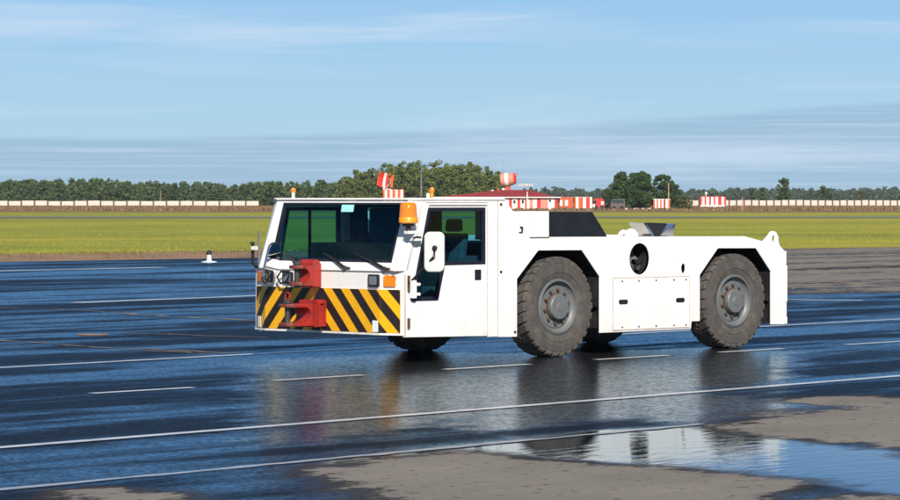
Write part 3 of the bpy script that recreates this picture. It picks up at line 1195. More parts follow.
ribbon(PLAN, 0.0, -0.05, 0.345, 1.135).build('nose_panel', WP, tug, 0.006)
ribbon(PLAN, 0.010, 0.002, 0.348, 0.372).build('bumper_lip', WP, tug)
ZS0, ZS1 = 0.376, 0.905
sp = ribbon([(0.092, 0.068), (0.0, 0.33), (0.0, 2.45), (0.098, 2.73)], 0.008, 0.001, ZS0, ZS1).build('hazard_board', 'stripe_yellow', tug)


def clip(poly, axis, val, keep_less):
    out = []
    for i in range(len(poly)):
        a, b = poly[i], poly[(i + 1) % len(poly)]
        ia = (a[axis] <= val) == keep_less
        ib = (b[axis] <= val) == keep_less
        if ia:
            out.append(a)
        if ia != ib:
            t = (val - a[axis]) / (b[axis] - a[axis])
            out.append((a[0] + t * (b[0] - a[0]), a[1] + t * (b[1] - a[1])))
    return out


def stripe_pt(s, z, d):
    """s: developed distance from the centre line, towards the near side positive"""
    y = 1.39 - s
    sgn = 1 if s > 0 else -1
    half = 1.06
    if abs(s) <= half:
        return (-0.008 - d, 1.39 - s, z)
    e = abs(s) - half
    if s > 0:
        u = Vector((0.115, -0.328)).normalized()
        base = Vector((0.0, 0.33))
        n = Vector((-0.944, -0.331))
    else:
        u = Vector((0.115, 0.328)).normalized()
        base = Vector((0.0, 2.45))
        n = Vector((-0.944, 0.331))
    p = base + u * e + n * (0.008 + d)
    return (p.x, p.y, z)


k = 0.92
HS = 1.335
for side in (1, -1):
    for j in range(-2, 5):
        s0 = 0.195 + 0.322 * j
        s1 = s0 + 0.157
        para = [(s0, ZS1), (s1, ZS1), (s1 + k * (ZS1 - ZS0), ZS0), (s0 + k * (ZS1 - ZS0), ZS0)]
        whole = clip(clip(para, 0, 0.0, False), 0, HS, True)
        if len(whole) < 3:
            continue
        mb = MB()
        ok = False
        for seg in ((0.0, 1.06), (1.06, HS)):
            pc = clip(clip(whole, 0, seg[0], False), 0, seg[1], True)
            if len(pc) < 3 or max(p[0] for p in pc) - min(p[0] for p in pc) < 0.004:
                continue
            ok = True
            eps = 1e-4 if seg[0] else 0.0
            mb.prism([(p[0] + eps, p[1]) for p in pc], lambda a, b: stripe_pt(side * a, b, 0.0015), lambda a, b: stripe_pt(side * a, b, 0.004))
        if ok:
            mb.build('stripe', 'stripe_black', sp)
for s in (-1.24, 0.985):
    p = stripe_pt(s, 0, 0.0)
    mb = MB().prism([(s - 0.05, 0.385), (s + 0.05, 0.385), (s + 0.05, 0.525), (s - 0.05, 0.525)], lambda a, b: stripe_pt(a, b, 0.0055), lambda a, b: stripe_pt(a, b, 0.0095))
    mb.build('reflector', 'reflector_white', sp)

# leaning front frame with the windscreen opening
Z0, Z1 = 1.138, 1.995
KX = 0.285 / (Z1 - Z0)


def lean(d):
    return lambda y, z: (0.0 + (z - Z0) * KX + d, y, z - d * KX)


plate('front_frame', [(0.10, Z0), (2.58, Z0), (2.545, Z1), (0.13, Z1)],
      [[(0.17, 1.235), (0.185, 1.965), (2.43, 1.965), (2.40, 1.235)]], lean(0.0), lean(0.045), WP, tug, 0.006)
plate('screen_seal', [(0.172, 1.238), (0.187, 1.963), (2.428, 1.963), (2.398, 1.238)],
      [[(0.215, 1.275), (0.225, 1.945), (2.375, 1.945), (2.345, 1.275)]], lean(0.006), lean(0.03), 'navy_rubber', tug)
plate('windscreen', [(0.20, 1.26), (0.21, 1.955), (2.39, 1.955), (2.36, 1.26)], [], lean(0.014), lean(0.020), 'windscreen_tint', tug)
# corner pillars (chamfers) and cowl
for y0, y1, yt0, yt1 in ((0.10, 0.0, 0.13, 0.0), (2.58, 2.70, 2.545, 2.70)):
    xa, xb = 0.0, 0.10
    ta, tb = 0.285, 0.385
    th = 0.05
    MB().add([(xa, y0, Z0), (xb, y1, Z0), (tb, yt1, Z1), (ta, yt0, Z1),
              (xa + th, y0, Z0), (xb + th, y1, Z0), (tb + th, yt1, Z1), (ta + th, yt0, Z1)],
             [(0, 1, 2, 3), (7, 6, 5, 4), (0, 4, 5, 1), (1, 5, 6, 2), (2, 6, 7, 3), (3, 7, 4, 0)]).build('corner_pillar', WP, tug)
plate('cowl', [(0.11, 0.004), (-0.004, 0.33), (-0.004, 2.45), (0.11, W - 0.004), (0.24, W - 0.004), (0.24, 0.004)], [],
      lambda a, b: (a, b, 1.128), lambda a, b: (a, b, 1.1405), WP, tug)
MB().box(-0.008, -0.002, 0.02, 2.30, 1.118, 1.126).build('cowl_seam', 'concrete_post', tug)
# near and far cab sides
for yb, yf, nm in ((0.0, 0.05, 'near'), (2.65, 2.70, 'far')):
    fr = [(0.105, 0.325), (0.105, 1.14), (0.385, 1.995), (1.698, 1.995), (1.698, 0.29), (1.525, 0.29), (1.525, 1.968),
          (0.455, 1.968), (0.148, 0.80), (0.148, 0.325)]
    plate('cab_side', fr, [], side_map(yb), side_map(yf), WP, tug, 0.006)
    dr = [(0.156, 0.325), (0.156, 0.80), (0.460, 1.961), (1.517, 1.961), (1.517, 0.303)]
    win = [(0.192, 0.765), (0.490, 1.905), (1.478, 1.905), (1.478, 1.200), (0.775, 1.196), (0.655, 0.765)]
    if nm == 'far':
        win = [(0.40, 1.20), (0.55, 1.905), (1.478, 1.905), (1.478, 1.200)]
    ya, yc = (yb - 0.008, yf - 0.01) if nm == 'near' else (yb + 0.01, yf + 0.008)
    door = plate('door', dr, [win], side_map(ya), side_map(yc), WP, tug, 0.006)
    cx = sum(p[0] for p in win) / len(win)
    cz = sum(p[1] for p in win) / len(win)
    t = 0.045
    if nm == 'near':
        inner = [(0.245, 0.815), (0.525, 1.865), (1.435, 1.865), (1.435, 1.245), (0.745, 1.241), (0.620, 0.815)]
    else:
        inner = [(0.46, 1.245), (0.59, 1.865), (1.435, 1.865), (1.435, 1.245)]
    plate('window_seal', win, [inner], side_map(ya - 0.004), side_map(yc - 0.006), 'navy_rubber', door)
    plate('window_glass', inner, [], side_map(yb + 0.012), side_map(yb + 0.017), 'window_tint' if nm == 'near' else 'far_tint', door)
    if nm == 'far':
        MB().box(0.93, 0.965, yb + 0.006, yb + 0.03, 1.245, 1.865).build('window_bar', 'navy_rubber', door)
    else:
        MB().prism(rrect(1.29, 1.40, 1.005, 1.135, 0.012), side_map(ya - 0.008), side_map(ya - 0.0005)).build('door_handle', 'black_paint', door, 0.003)
        for z in (0.50, 0.95, 1.02):
            MB().tube([(0.145, -0.022, z - 0.06), (0.145, -0.022, z + 0.06)], 0.017, 8).build('hinge', 'rust', door)
        MB().box(0.50, 1.50, -0.014, -0.009, 1.928, 1.940).build('drip_rail', 'concrete_post', door)
# roof
plate('roof', [(0.262, 0.13), (0.365, -0.015), (1.83, -0.015), (1.83, 2.715), (0.365, 2.715), (0.262, 2.55)], [],
      lambda a, b: (a, b, 1.997), lambda a, b: (a, b, 2.026), WP, tug, 0.010)
# rear bulkhead with two windows
plate('bulkhead', [(0.052, 0.42), (2.648, 0.42), (2.648, 1.994), (0.052, 1.994)],
      [[(0.20, 1.30), (0.98, 1.30), (0.98, 1.90), (0.20, 1.90)], [(1.25, 1.54), (2.36, 1.54), (2.36, 1.90), (1.25, 1.90)]],
      lambda a, b: (1.64, a, b), lambda a, b: (1.69, a, b), 'cab_lining', tug)
MB().box(1.66, 1.668, 0.20, 0.98, 1.30, 1.90).build('rear_glass', 'window_tint', tug)
MB().box(1.66, 1.668, 1.25, 2.36, 1.54, 1.90).build('rear_glass', 'window_tint', tug)
# visible joints between the body sheets
for x0, x1, z0, z1 in ((1.516, 1.526, 0.305, 1.965), (1.697, 1.707, 0.29, 1.99)):
    MB().box(x0, x1, -0.0035, 0.0005, z0, z1).build('panel_joint', 'seam_line', tug)
plate('panel_joint', [(3.820, 0.300), (5.327, 0.300), (5.327, 0.991), (3.820, 0.991)], [[(3.834, 0.314), (5.313, 0.314), (5.313, 0.977), (3.834, 0.977)]], side_map(-0.0025), side_map(0.0005), 'seam_line', tug)
MB().box(0.100, 0.110, -0.003, 0.0005, 0.34, 1.10).build('panel_joint', 'seam_line', tug)
MB().box(0.12, 1.63, 0.06, 2.64, 0.40, 0.455).build('cab_floor', 'cab_lining', tug)
MB().prism([(0.10, 0.46), (0.10, 1.16), (0.30, 1.20), (0.42, 1.08), (0.36, 0.46)], side_map(0.70), side_map(2.63)).build('dashboard', 'cab_lining', tug, 0.02)
sw = MB()
ring = []
cen = Vector((0.62, 0.62, 1.17)); ax = Vector((0.45, 0, -0.89)).normalized()
u = Vector((0, 1, 0)); w = ax.cross(u)
ring = [cen + (u * math.cos(2 * math.pi * i / 24) + w * math.sin(2 * math.pi * i / 24)) * 0.20 for i in range(25)]
sw.tube(ring, 0.014, 8, False).tube([cen - u * 0.19, cen + u * 0.19], 0.012, 6).tube([cen, (0.36, 0.72, 0.80)], 0.03, 8)
sw.build('steering_wheel', 'seat_cloth', tug)
for y0, y1 in ((0.38, 0.90), (1.72, 2.24)):
    st = MB().box(0.98, 1.46, y0, y1, 0.78, 0.92).box(1.12, 1.36, y0 + 0.1, y1 - 0.1, 0.456, 0.78)
    st.prism([(1.38, 0.90), (1.52, 1.58), (1.61, 1.58), (1.50, 0.90)], side_map(y0 + 0.02), side_map(y1 - 0.02))
    st.prism([(1.52, 1.60), (1.54, 1.76), (1.61, 1.76), (1.61, 1.60)], side_map(y0 + 0.13), side_map(y1 - 0.13))
    st.build('seat', 'seat_cloth', tug, 0.03)
MB().box(0.95, 1.62, 1.06, 1.56, 0.456, 1.90).build('engine_tunnel', 'cab_lining', tug, 0.03)
MB().box(1.50, 1.60, 1.88, 2.04, 1.545, 1.59).build('yellow_bottle', mat('yellow_plastic', (0.75, 0.65, 0.03), 0.4), tug, 0.01)

# ------------------------------------------------ front fittings
plate('screen_sticker', [(1.09, 1.855), (1.10, 1.945), (1.325, 1.945), (1.31, 1.855)], [], lean(0.009), lean(0.012), 'teal_paper', tug)
for y, z, m, nm in ((0.44, 1.014, 'lamp_glass', 'headlamp'), (2.02, 1.02, 'lamp_glass', 'headlamp')):
    hl = MB().prism(rrect(y - 0.10, y + 0.085, z - 0.075, z + 0.075, 0.02), lambda a, b: (-0.030, a, b), lambda a, b: (-0.0005, a, b)).build(nm, 'black_paint', tug, 0.004)
    MB().prism(rrect(y - 0.075, y + 0.06, z - 0.055, z + 0.055, 0.012), lambda a, b: (-0.036, a, b), lambda a, b: (-0.0295, a, b)).build('lens', m, hl, 0.004)
# guard hoop of the far headlamp
gp = [(-0.06, 1.93, 1.10), (-0.10, 1.90, 1.04), (-0.10, 1.96, 0.97), (-0.08, 2.08, 0.95), (-0.08, 2.14, 1.03), (-0.09, 2.06, 1.10), (-0.06, 1.93, 1.10)]
MB().tube(gp, 0.014, 8, False).build('lamp_guard', 'black_paint', tug)
for y, z, a in ((0.205, 1.008, 1), (2.60, 1.03, -1)):
    s = 1.39 - y if a > 0 else -(y - 1.39) - 0.01
    s = 1.06 + (0.33 - y) * 1.06 if a > 0 else -(1.06 + (y - 2.45) * 1.06)
    il = MB().prism(rrect(s - 0.085, s + 0.085, z - 0.07, z + 0.07, 0.02), lambda p, q: stripe_pt(p, q, -0.006), lambda p, q: stripe_pt(p, q, 0.014))
    il.build('turn_signal', 'orange_lens', tug, 0.008)


def hitch(name, z0, z1, xm, tip, yc, hw, part_of=tug):
    """red coupling jaw: bracket block, C-shaped cheek plate, upper and lower jaw, pin"""
    root = MB()
    t = 0.045
    # C profile in x-z
    web = xm - 0.02
    prof = [(web, z0), (web, z1), (tip, z1), (tip, z1 - t), (tip + 0.16, z1 - t)]
    zc = (z0 + z1) / 2
    rr = (z1 - z0) / 2 - t
    cx = web - 0.10 - rr * 0.4
    prof = [(web, z0), (web, z1), (tip + 0.14, z1), (tip + 0.14, z1 - t)]
    for q in range(90, -91, -20):
        prof.append((cx + rr * math.cos(R(q)), zc + rr * math.sin(R(q))))
    prof += [(tip + 0.14, z0 + t), (tip + 0.14, z0)]
    root.prism(prof, lambda a, b: (a, yc - hw, b), lambda a, b: (a, yc + hw, b))
    o = root.build(name, 'hitch_red', part_of, 0.008)
    for z in (z0 + t / 2, z1 - t / 2):
        jw = [(tip + 0.139 + 0.0, yc - hw)] + [(tip + 0.14 - (hw) * math.sin(R(q)), yc - hw * math.cos(R(q))) for q in range(10, 171, 16)] + [(tip + 0.139, yc + hw)]
        MB().prism(jw, lambda a, b: (a, b, z - t / 2 + 0.002), lambda a, b: (a, b, z + t / 2 - 0.002)).build('jaw', 'jaw_grease', o, 0.006)
    MB().tube([(tip + 0.10, yc, z0 - 0.03), (tip + 0.10, yc, z1 + 0.05)], 0.035, 14).lathe([(0.0, z1 + 0.052), (0.055, z1 + 0.05), (0.055, z1 + 0.005)], 14, lambda r, a, h: (tip + 0.10 + r * math.cos(a), yc + r * math.sin(a), h)).build('pin', 'grease_pin', o)
    return o


lo = hitch('lower_hitch', 0.435, 0.715, -0.155, -0.585, 1.49, 0.14)
# framed bracket block behind the lower jaw
MB().box(-0.15, -0.013, 1.32, 1.66, 0.42, 0.76).build('bracket', 'hitch_red', lo, 0.006)
plate('bracket_frame', [(1.325, 0.425), (1.365, 0.425), (1.365, 0.755), (1.325, 0.755)], [], lambda a, b: (-0.175, a, b), lambda a, b: (-0.149, a, b), 'hitch_red', lo)
plate('bracket_frame', [(1.325, 0.71), (1.365, 0.71), (1.365, 0.755), (1.325, 0.755)], [], lambda a, b: (-0.177, a, b), lambda a, b: (-0.15, a, b), 'hitch_red', lo)
plate('side_frame', [(-0.148, 0.43), (-0.015, 0.43), (-0.015, 0.75), (-0.148, 0.75)], [[(-0.12, 0.465), (-0.04, 0.465), (-0.04, 0.715), (-0.12, 0.715)]], side_map(1.295), side_map(1.3195), 'hitch_red', lo)
rgp = [Vector((-0.485, 1.49 + 0.045 * math.cos(t), 0.80 + 0.055 * math.sin(t))) for t in np.linspace(0, 2 * math.pi, 17)]
MB().tube(rgp, 0.011, 8, False).build('pin_ring', 'hitch_red', lo)
up = hitch('upper_hitch', 0.935, 1.19, -0.13, -0.40, 1.52, 0.13)
MB().prism([(-0.15, 0.915), (-0.15, 1.22), (-0.11, 1.26), (-0.065, 1.26), (-0.012, 1.20), (-0.012, 0.915)], side_map(1.385), side_map(1.66)).build('bracket', 'hitch_red', up, 0.01)

# wipers parked along the bottom of the screen
for (ya, za), (yp, zp) in (((2.08, 1.30), (1.74, 1.155)), ((1.32, 1.30), (0.955, 1.155)), ((0.76, 1.31), (0.24, 1.155))):
    P = lambda y, z, d: lean(-d)(y, z)
    wp = MB().tube([P(ya, za, 0.012), P((ya + yp) / 2, (za + zp) / 2 + 0.012, 0.035), P(yp, zp, 0.03)], [0.010, 0.014, 0.020], 6)
    wo = wp.build('wiper', 'black_paint', tug)
    MB().tube([P(ya + 0.10, za + 0.03, 0.008), P(ya - 0.16, za - 0.045, 0.008)], 0.013, 6).build('wiper_blade', 'navy_rubber', wo)
    MB().tube([P(yp - 0.02, zp, -0.002), P(yp - 0.02, zp, 0.045)], 0.022, 10).tube([P(yp - 0.06, zp, 0.02), P(yp - 0.09, zp, 0.02)], 0.012, 8).build('wiper_pivot', 'grease_pin', wo)
    MB().tube([P(yp, zp - 0.012, 0.012), P((ya + yp) / 2, (za + zp) / 2 - 0.012, 0.014)], 0.009, 6).build('wiper_link', 'rim_paint', wo)

# amber beacon on a bracket at the near front corner
bx, by = 0.09, -0.07
sp_ = lambda r, a, h: (bx + r * math.cos(a), by + r * math.sin(a), h)
bc = MB().lathe([(0.0, 1.972), (0.075, 1.970), (0.098, 1.95), (0.105, 1.90), (0.112, 1.80), (0.112, 1.785)], 28, sp_).build('beacon', 'orange_lens', tug, smooth=True, auto=50)
MB().lathe([(0.113, 1.79), (0.117, 1.785), (0.117, 1.725), (0.095, 1.712), (0.0, 1.71)], 28, sp_).build('beacon_base', 'orange_base', bc, smooth=True, auto=40)
MB().lathe([(0.0, 1.709), (0.08, 1.709), (0.07, 1.685), (0.03, 1.675), (0.03, 1.62), (0.0, 1.62)], 16, sp_).build('beacon_socket', 'dark_metal', bc)
MB().box(bx - 0.03, 0.30, by - 0.035, by + 0.05, 1.585, 1.625).box(0.17, 0.30, -0.10, 0.0, 1.50, 1.584).build('beacon_bracket', WP, bc, 0.008)
MB().tube([(0.14, -0.102, 1.54), (0.20, -0.11, 1.555), (0.27, -0.105, 1.545)], 0.010, 6).build('beacon_cable', 'dark_metal', bc)

# door mirror (near side): pale shell on a black arm
mx_, my_, mz_ = 0.262, -0.35, 1.37
md = Vector((0.72, -0.69, 0))      # the shell's face normal, roughly towards the rear and out
mu = Vector((0.69, 0.72, 0))


def mshell(d):
    # the shell's flat back faces forward and outward
    return lambda a, b: (mx_ + mu2.x * a + mn.x * d, my_ + mu2.y * a + mn.y * d, mz_ + b)


mn = Vector((-0.80, -0.60, 0)); mu2 = Vector((0.60, -0.80, 0))
mo = MB().prism(rrect(-0.125, 0.125, -0.245, 0.245, 0.07, 6), mshell(0.035), mshell(-0.02)).build('door_mirror', 'mirror_back', tug, 0.02)
MB().prism(rrect(-0.118, 0.118, -0.238, 0.238, 0.066, 6), mshell(-0.021), mshell(-0.026)).build('mirror_glass', 'mirror_glass', mo)
fpt = lambda a, b, d: tuple(mshell(d)(a, b))
MB().tube([fpt(0.01, 0.05, 0.045), fpt(0.0, -0.06, 0.055), (0.20, -0.16, 1.12), (0.17, -0.05, 1.02)], [0.02, 0.018, 0.016, 0.016], 8).lathe([(0.0, 0.062), (0.032, 0.058), (0.032, 0.03)], 12, lambda r, a, h: fpt(0.01 + r * math.cos(a), 0.05 + r * math.sin(a), h)).build('mirror_arm', 'black_paint', mo)
mb_ = MB().box(0.155, 0.225, -0.085, -0.02, 0.80, 1.02).box(0.165, 0.30, -0.075, -0.025, 0.83, 0.87).box(0.165, 0.30, -0.075, -0.025, 0.95, 0.99).build('mirror_mount', WP, mo, 0.012)

# far-side front mirror: long rounded, tilted, in a bright frame; plus its posts
fm_c = Vector((-0.09, 2.235, 1.20))
tl = R(14)
fn = Vector((-0.10, -0.99, -0.05)).normalized()
fu = Vector((0.99, -0.10, 0)).normalized()
fv = fn.cross(fu).normalized()
if fv.z < 0:
    fv = -fv
fu2 = fu * math.cos(tl) + fv * math.sin(tl) * -1
fv2 = fv * math.cos(tl) + fu * math.sin(tl)


def fmap(d):
    return lambda a, b: tuple(fm_c + fu2 * a + fv2 * b + fn * d)


fm = MB().prism(rrect(-0.105, 0.105, -0.275, 0.275, 0.10, 7), fmap(-0.02), fmap(0.012)).build('front_mirror', 'steel', tug, 0.008)
MB().prism(rrect(-0.09, 0.09, -0.26, 0.26, 0.085, 7), fmap(0.0125), fmap(0.016)).build('mirror_glass', 'mirror_glass', fm)
MB().tube([tuple(fm_c + fn * -0.02), (-0.03, 2.36, 1.10), (0.0, 2.42, 1.05)], 0.016, 8).build('mirror_arm', 'black_paint', fm)
MB().tube([(-0.03, 2.36, 1.00), (-0.05, 2.36, 1.06), (-0.05, 2.36, 1.13)], [0.05, 0.065, 0.045], 12).build('mirror_joint', 'black_paint', fm, smooth=True)
po = MB().tube([(0.02, 2.60, 1.14), (0.02, 2.60, 1.58)], 0.016, 10).tube([(0.02, 2.60, 1.58), (0.02, 2.60, 1.61)], 0.010, 8).build('side_marker_rod', 'rim_paint', tug)
MB().tube([(0.06, 2.60, 1.15), (0.05, 2.70, 1.15), (0.05, 2.755, 1.19), (0.05, 2.76, 1.44)], 0.020, 8).lathe([(0.0, 1.47), (0.028, 1.465), (0.03, 1.44), (0.02, 1.435)], 10, lambda r, a, h: (0.05 + r * math.cos(a), 2.76 + r * math.sin(a), h)).build('hook_rod', 'black_paint', po)
MB().box(0.0, 0.05, 2.62, 2.74, 1.36, 1.41).build('rod_clamp', WP, po, 0.008)

# roof fittings
for x, y in ((0.62, 2.62), (1.10, 0.56)):
    ml = MB().tube([(x, y, 2.024), (x, y, 2.10)], 0.020, 10).build('marker_lamp', WP if y > 1 else 'orange_base', tug)
    MB().lathe([(0.0, 2.155), (0.028, 2.15), (0.036, 2.125), (0.032, 2.10), (0.0, 2.099)], 14, lambda r, a, h: (x + r * math.cos(a), y + r * math.sin(a), h)).build('marker_lens', 'orange_lens', ml, smooth=True, auto=50)
an = MB().tube([(0.80, 0.44, 2.024), (0.80, 0.44, 2.06), (0.80, 0.44, 2.38)], [0.022, 0.014, 0.007], 8).build('whip_antenna', 'rim_paint', tug)
MB().lathe([(0.0, 2.05), (0.05, 2.045), (0.06, 2.024)], 14, lambda r, a, h: (0.80 + r * math.cos(a), 0.44 + r * math.sin(a), h)).build('antenna_base', 'black_paint', an)
MB().tube([(0.84, 0.36, 2.024), (0.84, 0.36, 2.085)], 0.022, 10).build('roof_stub', WP, tug, 0.004)

# ------------------------------------------------------------------ airfield surroundings
FOC = 3300.0 / 900.0


def bx_(u, d):           # lateral metres at distance d for a bearing given in thousandths-like units (photo columns)
    return (u - 450.0) / 3300.0 * d


def hz_(v, d):
    return 2.0 - (v - 200.0) / 3300.0 * d


# concrete wall panels: one wall with each panel and post a part
def concrete_wall(label, x0, x1, d0, d1, pitch, zt, post_up, seed):
    root = empty('concrete_wall', ((x0 + x1) / 2, (d0 + d1) / 2, 0))
    tag(root, label, 'wall')
    cx, cy = (x0 + x1) / 2, (d0 + d1) / 2
    L = math.hypot(x1 - x0, d1 - d0)
    n = int(L / pitch)
    ang = math.atan2(d1 - d0, x1 - x0)
    root.rotation_euler = (0, 0, ang)
    pm = po = None
    rn = random.Random(seed)
    for i in range(n):
        s = -L / 2 + (i + 0.5) * pitch
        if pm is None:
            o = MB().box(-pitch / 2 + 0.12, pitch / 2 - 0.12, -0.07, 0.07, -0.05, zt).box(-pitch / 2 + 0.3, pitch / 2 - 0.3, -0.10, -0.069, 0.3, zt - 0.2).build('panel', 'concrete_panel', root)
            pm = o.data
        else:
            o = bpy.data.objects.new('panel', pm)
            COL.objects.link(o)
            o.parent = root
        o.location = (s, 0, rn.uniform(-0.12, 0.06))
        o.scale = (1, 1, 1)
        if po is None:
            o = MB().box(-0.24, 0.24, -0.2, 0.2, -0.05, zt + post_up).build('post', 'concrete_post', root)
            po = o.data
        else:
            o = bpy.data.objects.new('post', po)
            COL.objects.link(o)
            o.parent = root
        o.location = (s - pitch / 2, 0, 0)
    return root


concrete_wall('long pale concrete panel wall with dark posts at the left, before the wood', bx_(-203, 1000), bx_(266, 1000), 1000, 1000, 4.0, 1.75, 0.15, 1)
concrete_wall('long pale concrete panel wall at the right behind the striped container', bx_(676, 1040), bx_(1100, 1110), 1040, 1110, 2.75, 1.95, 0.12, 2)

# ------------------------------------------------ trees


def leaf_mesh(centres, radii, n_per, size, seed, flat=1.0):
    """leaf-sized quads scattered in the shells of many clumps -> one mesh"""
    g = np.random.default_rng(seed)
    C = np.repeat(np.asarray(centres, float), n_per, 0)
    Rr = np.repeat(np.asarray(radii, float), n_per, 0)
    n = len(C)
    d = g.normal(size=(n, 3))
    d /= np.linalg.norm(d, axis=1)[:, None]
    rad = g.uniform(0.35, 1.05, n) ** 0.6
    P = C + d * Rr * rad[:, None]
    a = g.normal(size=(n, 3)) * 0.9 + d * 0.9
    a /= np.linalg.norm(a, axis=1)[:, None]
    t = np.cross(a, g.normal(size=(n, 3)))
    t /= np.linalg.norm(t, axis=1)[:, None]
    b = np.cross(a, t)
    s = size * g.uniform(0.6, 1.4, n)[:, None]
    V = np.stack([P - t * s, P - b * s * 0.55, P + t * s, P + b * s * 0.55], 1).reshape(-1, 3)
    Fc = np.arange(4 * n).reshape(n, 4)
    me = bpy.data.meshes.new('leaves')
    me.vertices.add(len(V))
    me.vertices.foreach_set('co', V.ravel())
    me.loops.add(4 * n)
    me.loops.foreach_set('vertex_index', Fc.ravel())
    me.polygons.add(n)
    me.polygons.foreach_set('loop_start', np.arange(0, 4 * n, 4))
    me.polygons.foreach_set('loop_total', np.full(n, 4))
    me.update()
    return me


def crown(h, r, kind, seed, base=0.2):
    """clump centres and radii of one crown of height h, radius r, standing at the origin"""
    g = random.Random(seed)
    cs, rs = [], []
    n = {'round': 34, 'pine': 44, 'column': 26}[kind]
    for i in range(n):
        t = (i + g.random()) / n
        z = h * (base + (1 - base) * t)
        if kind == 'pine':
            w = r * (1.0 - 0.80 * t ** 1.25) * (0.75 + 0.35 * g.random())
        elif kind == 'column':
            w = r * math.sin(math.pi * (0.12 + 0.86 * t)) ** 0.7
        else:
            w = r * math.sqrt(max(0.05, 1 - (2 * t - 0.85) ** 2 / 1.4))
        a = g.uniform(0, 2 * math.pi)
        q = w * math.sqrt(g.uniform(0.05, 1.0))
        cs.append((q * math.cos(a), q * math.sin(a), z - 0.05 * h * g.random()))
        k = g.uniform(0.27, 0.46) * r * (1.15 - 0.5 * t)
        rs.append((k * 1.1, k * 1.1, k * g.uniform(0.6, 0.95)))
    return cs, rs


def trunk_mb(h, r, lean_, seed, limbs=5, spread=1.0):
    g = random.Random(seed)
    m = MB()
    pts = [(lean_ * (t ** 2) * 0.4, 0.1 * math.sin(3 * t + seed), h * t) for t in (0, 0.25, 0.5, 0.75, 0.95)]
    m.tube(pts, [r, r * 0.8, r * 0.6, r * 0.4, r * 0.15], 7)
    for i in range(limbs):
        t = 0.3 + 0.5 * i / limbs
        a = g.uniform(0, 6.28)
        z = h * t
        m.tube([(0, 0, z), (spread * 0.5 * math.cos(a), spread * 0.5 * math.sin(a), z + 0.10 * h), (spread * math.cos(a), spread * math.sin(a), z + 0.16 * h)], [r * 0.4, r * 0.25, r * 0.1], 5)
    return m


def tree(name, label, x, y, h, r, kind, leafm, seed, leaves=70, size=0.2, base=0.2, bark='bark', group=None, tr=0.16):
    root = empty(name, (x, y, 0), random.Random(seed).uniform(0, 6.28))
    tag(root, label, 'tree', group)
    trunk_mb(h * 0.9, tr, 0.3, seed, 5, r * 0.6).build('trunk', bark, root)
    cs, rs = crown(h, r, kind, seed, base)
    finish('crown', leaf_mesh(cs, rs, leaves, size, seed), MATS[leafm], root)
    return root


def wood(name, label, xa, xb, d, depth, hfun, n, rr, leafm, seed, leaves, size, kinds=('round', 'column', 'round', 'pine')):
    g = random.Random(seed)
    C_, R_ = [], []
    tk = MB()
    for i in range(n):
        x = xa + (xb - xa) * (i + g.uniform(-0.3, 1.3)) / n
        y = d + g.uniform(0, depth)
        h = hfun((x - xa) / (xb - xa)) * g.uniform(0.74, 1.08)
        r = rr * g.uniform(0.75, 1.3)
        cs, rs = crown(h, r, g.choice(kinds), seed * 977 + i, g.uniform(0.03, 0.2))
        C_ += [(c[0] + x, c[1] + y, c[2]) for c in cs]
        R_ += rs
        tk.tube([(x, y, 0), (x, y, h * 0.7)], [0.2, 0.08], 5)
    root = empty(name, ((xa + xb) / 2, d, 0))
    tag(root, label, 'wood')
    root['kind'] = 'stuff'
    me = leaf_mesh([(c[0] - (xa + xb) / 2, c[1] - d, c[2]) for c in C_], R_, leaves, size, seed)
    fo = finish('foliage', me, MATS[leafm], root)
    fo['kind'] = 'stuff'
    tk.v = [(v[0] - (xa + xb) / 2, v[1] - d, v[2]) for v in tk.v]
    to = tk.build('trunks', 'bark', root)
    to['kind'] = 'stuff'
    return root


wood('forest', 'long dark green wood behind the pale wall at the left', bx_(-230, 1150), bx_(352, 1150), 1120, 70,
     lambda t: 9.8 - 1.9 * t + 0.5 * math.sin(14 * t), 350, 2.6, 'leaf_forest', 3, 15, 0.46)
wood('forest', 'tall green grove behind the tractor cab', bx_(342, 900), bx_(500, 900), 895, 26,
     lambda t: 3.2 + 8.9 * min(1, math.sin(math.pi * (0.07 + 0.80 * t)) ** 0.42 * 1.03), 70, 2.6, 'leaf_grove', 5, 34, 0.32)
wood('forest', 'low hazy bluish wood along the right horizon', bx_(520, 2300), bx_(1130, 2300), 2250, 160,
     lambda t: 9.2 + 2.6 * max(0, t - 0.37) * 2 + 0.8 * math.sin(21 * t), 380, 3.8, 'leaf_far', 8, 7, 0.95)

tree('pine_tree', 'broad dark pine, leftmost tall tree of the clump by the striped cabins', bx_(622, 690), 690, 7.6, 3.4, 'pine', 'leaf_pine', 21, 170, 0.22, 0.16, group='pines by the cabins')
tree('pine_tree', 'dark pine with a pointed top in the middle of the dense clump', bx_(635, 694), 694, 7.4, 3.0, 'pine', 'leaf_pine', 22, 170, 0.22, 0.16, group='pines by the cabins')
tree('pine_tree', 'dark pine at the right of the dense clump, beside the gap', bx_(645, 688), 688, 7.5, 2.9, 'pine', 'leaf_pine', 23, 170, 0.22, 0.18, group='pines by the cabins')
tree('pine_tree', 'separate dark pine behind the small striped cabin, right of the gap', bx_(663, 716), 716, 7.6, 2.3, 'round', 'leaf_pine', 24, 170, 0.22, 0.14, group='pines by the cabins')
tree('pine_tree', 'slim dark pine at the right end of the clump', bx_(676, 720), 720, 5.3, 1.6, 'pine', 'leaf_pine', 25, 90, 0.20, 0.1, group='pines by the cabins')
tree('young_tree', 'small thin tree leaning at the left of the pine clump', bx_(607, 696), 696, 4.6, 1.1, 'round', 'leaf_olive', 26, 30, 0.18, 0.35)
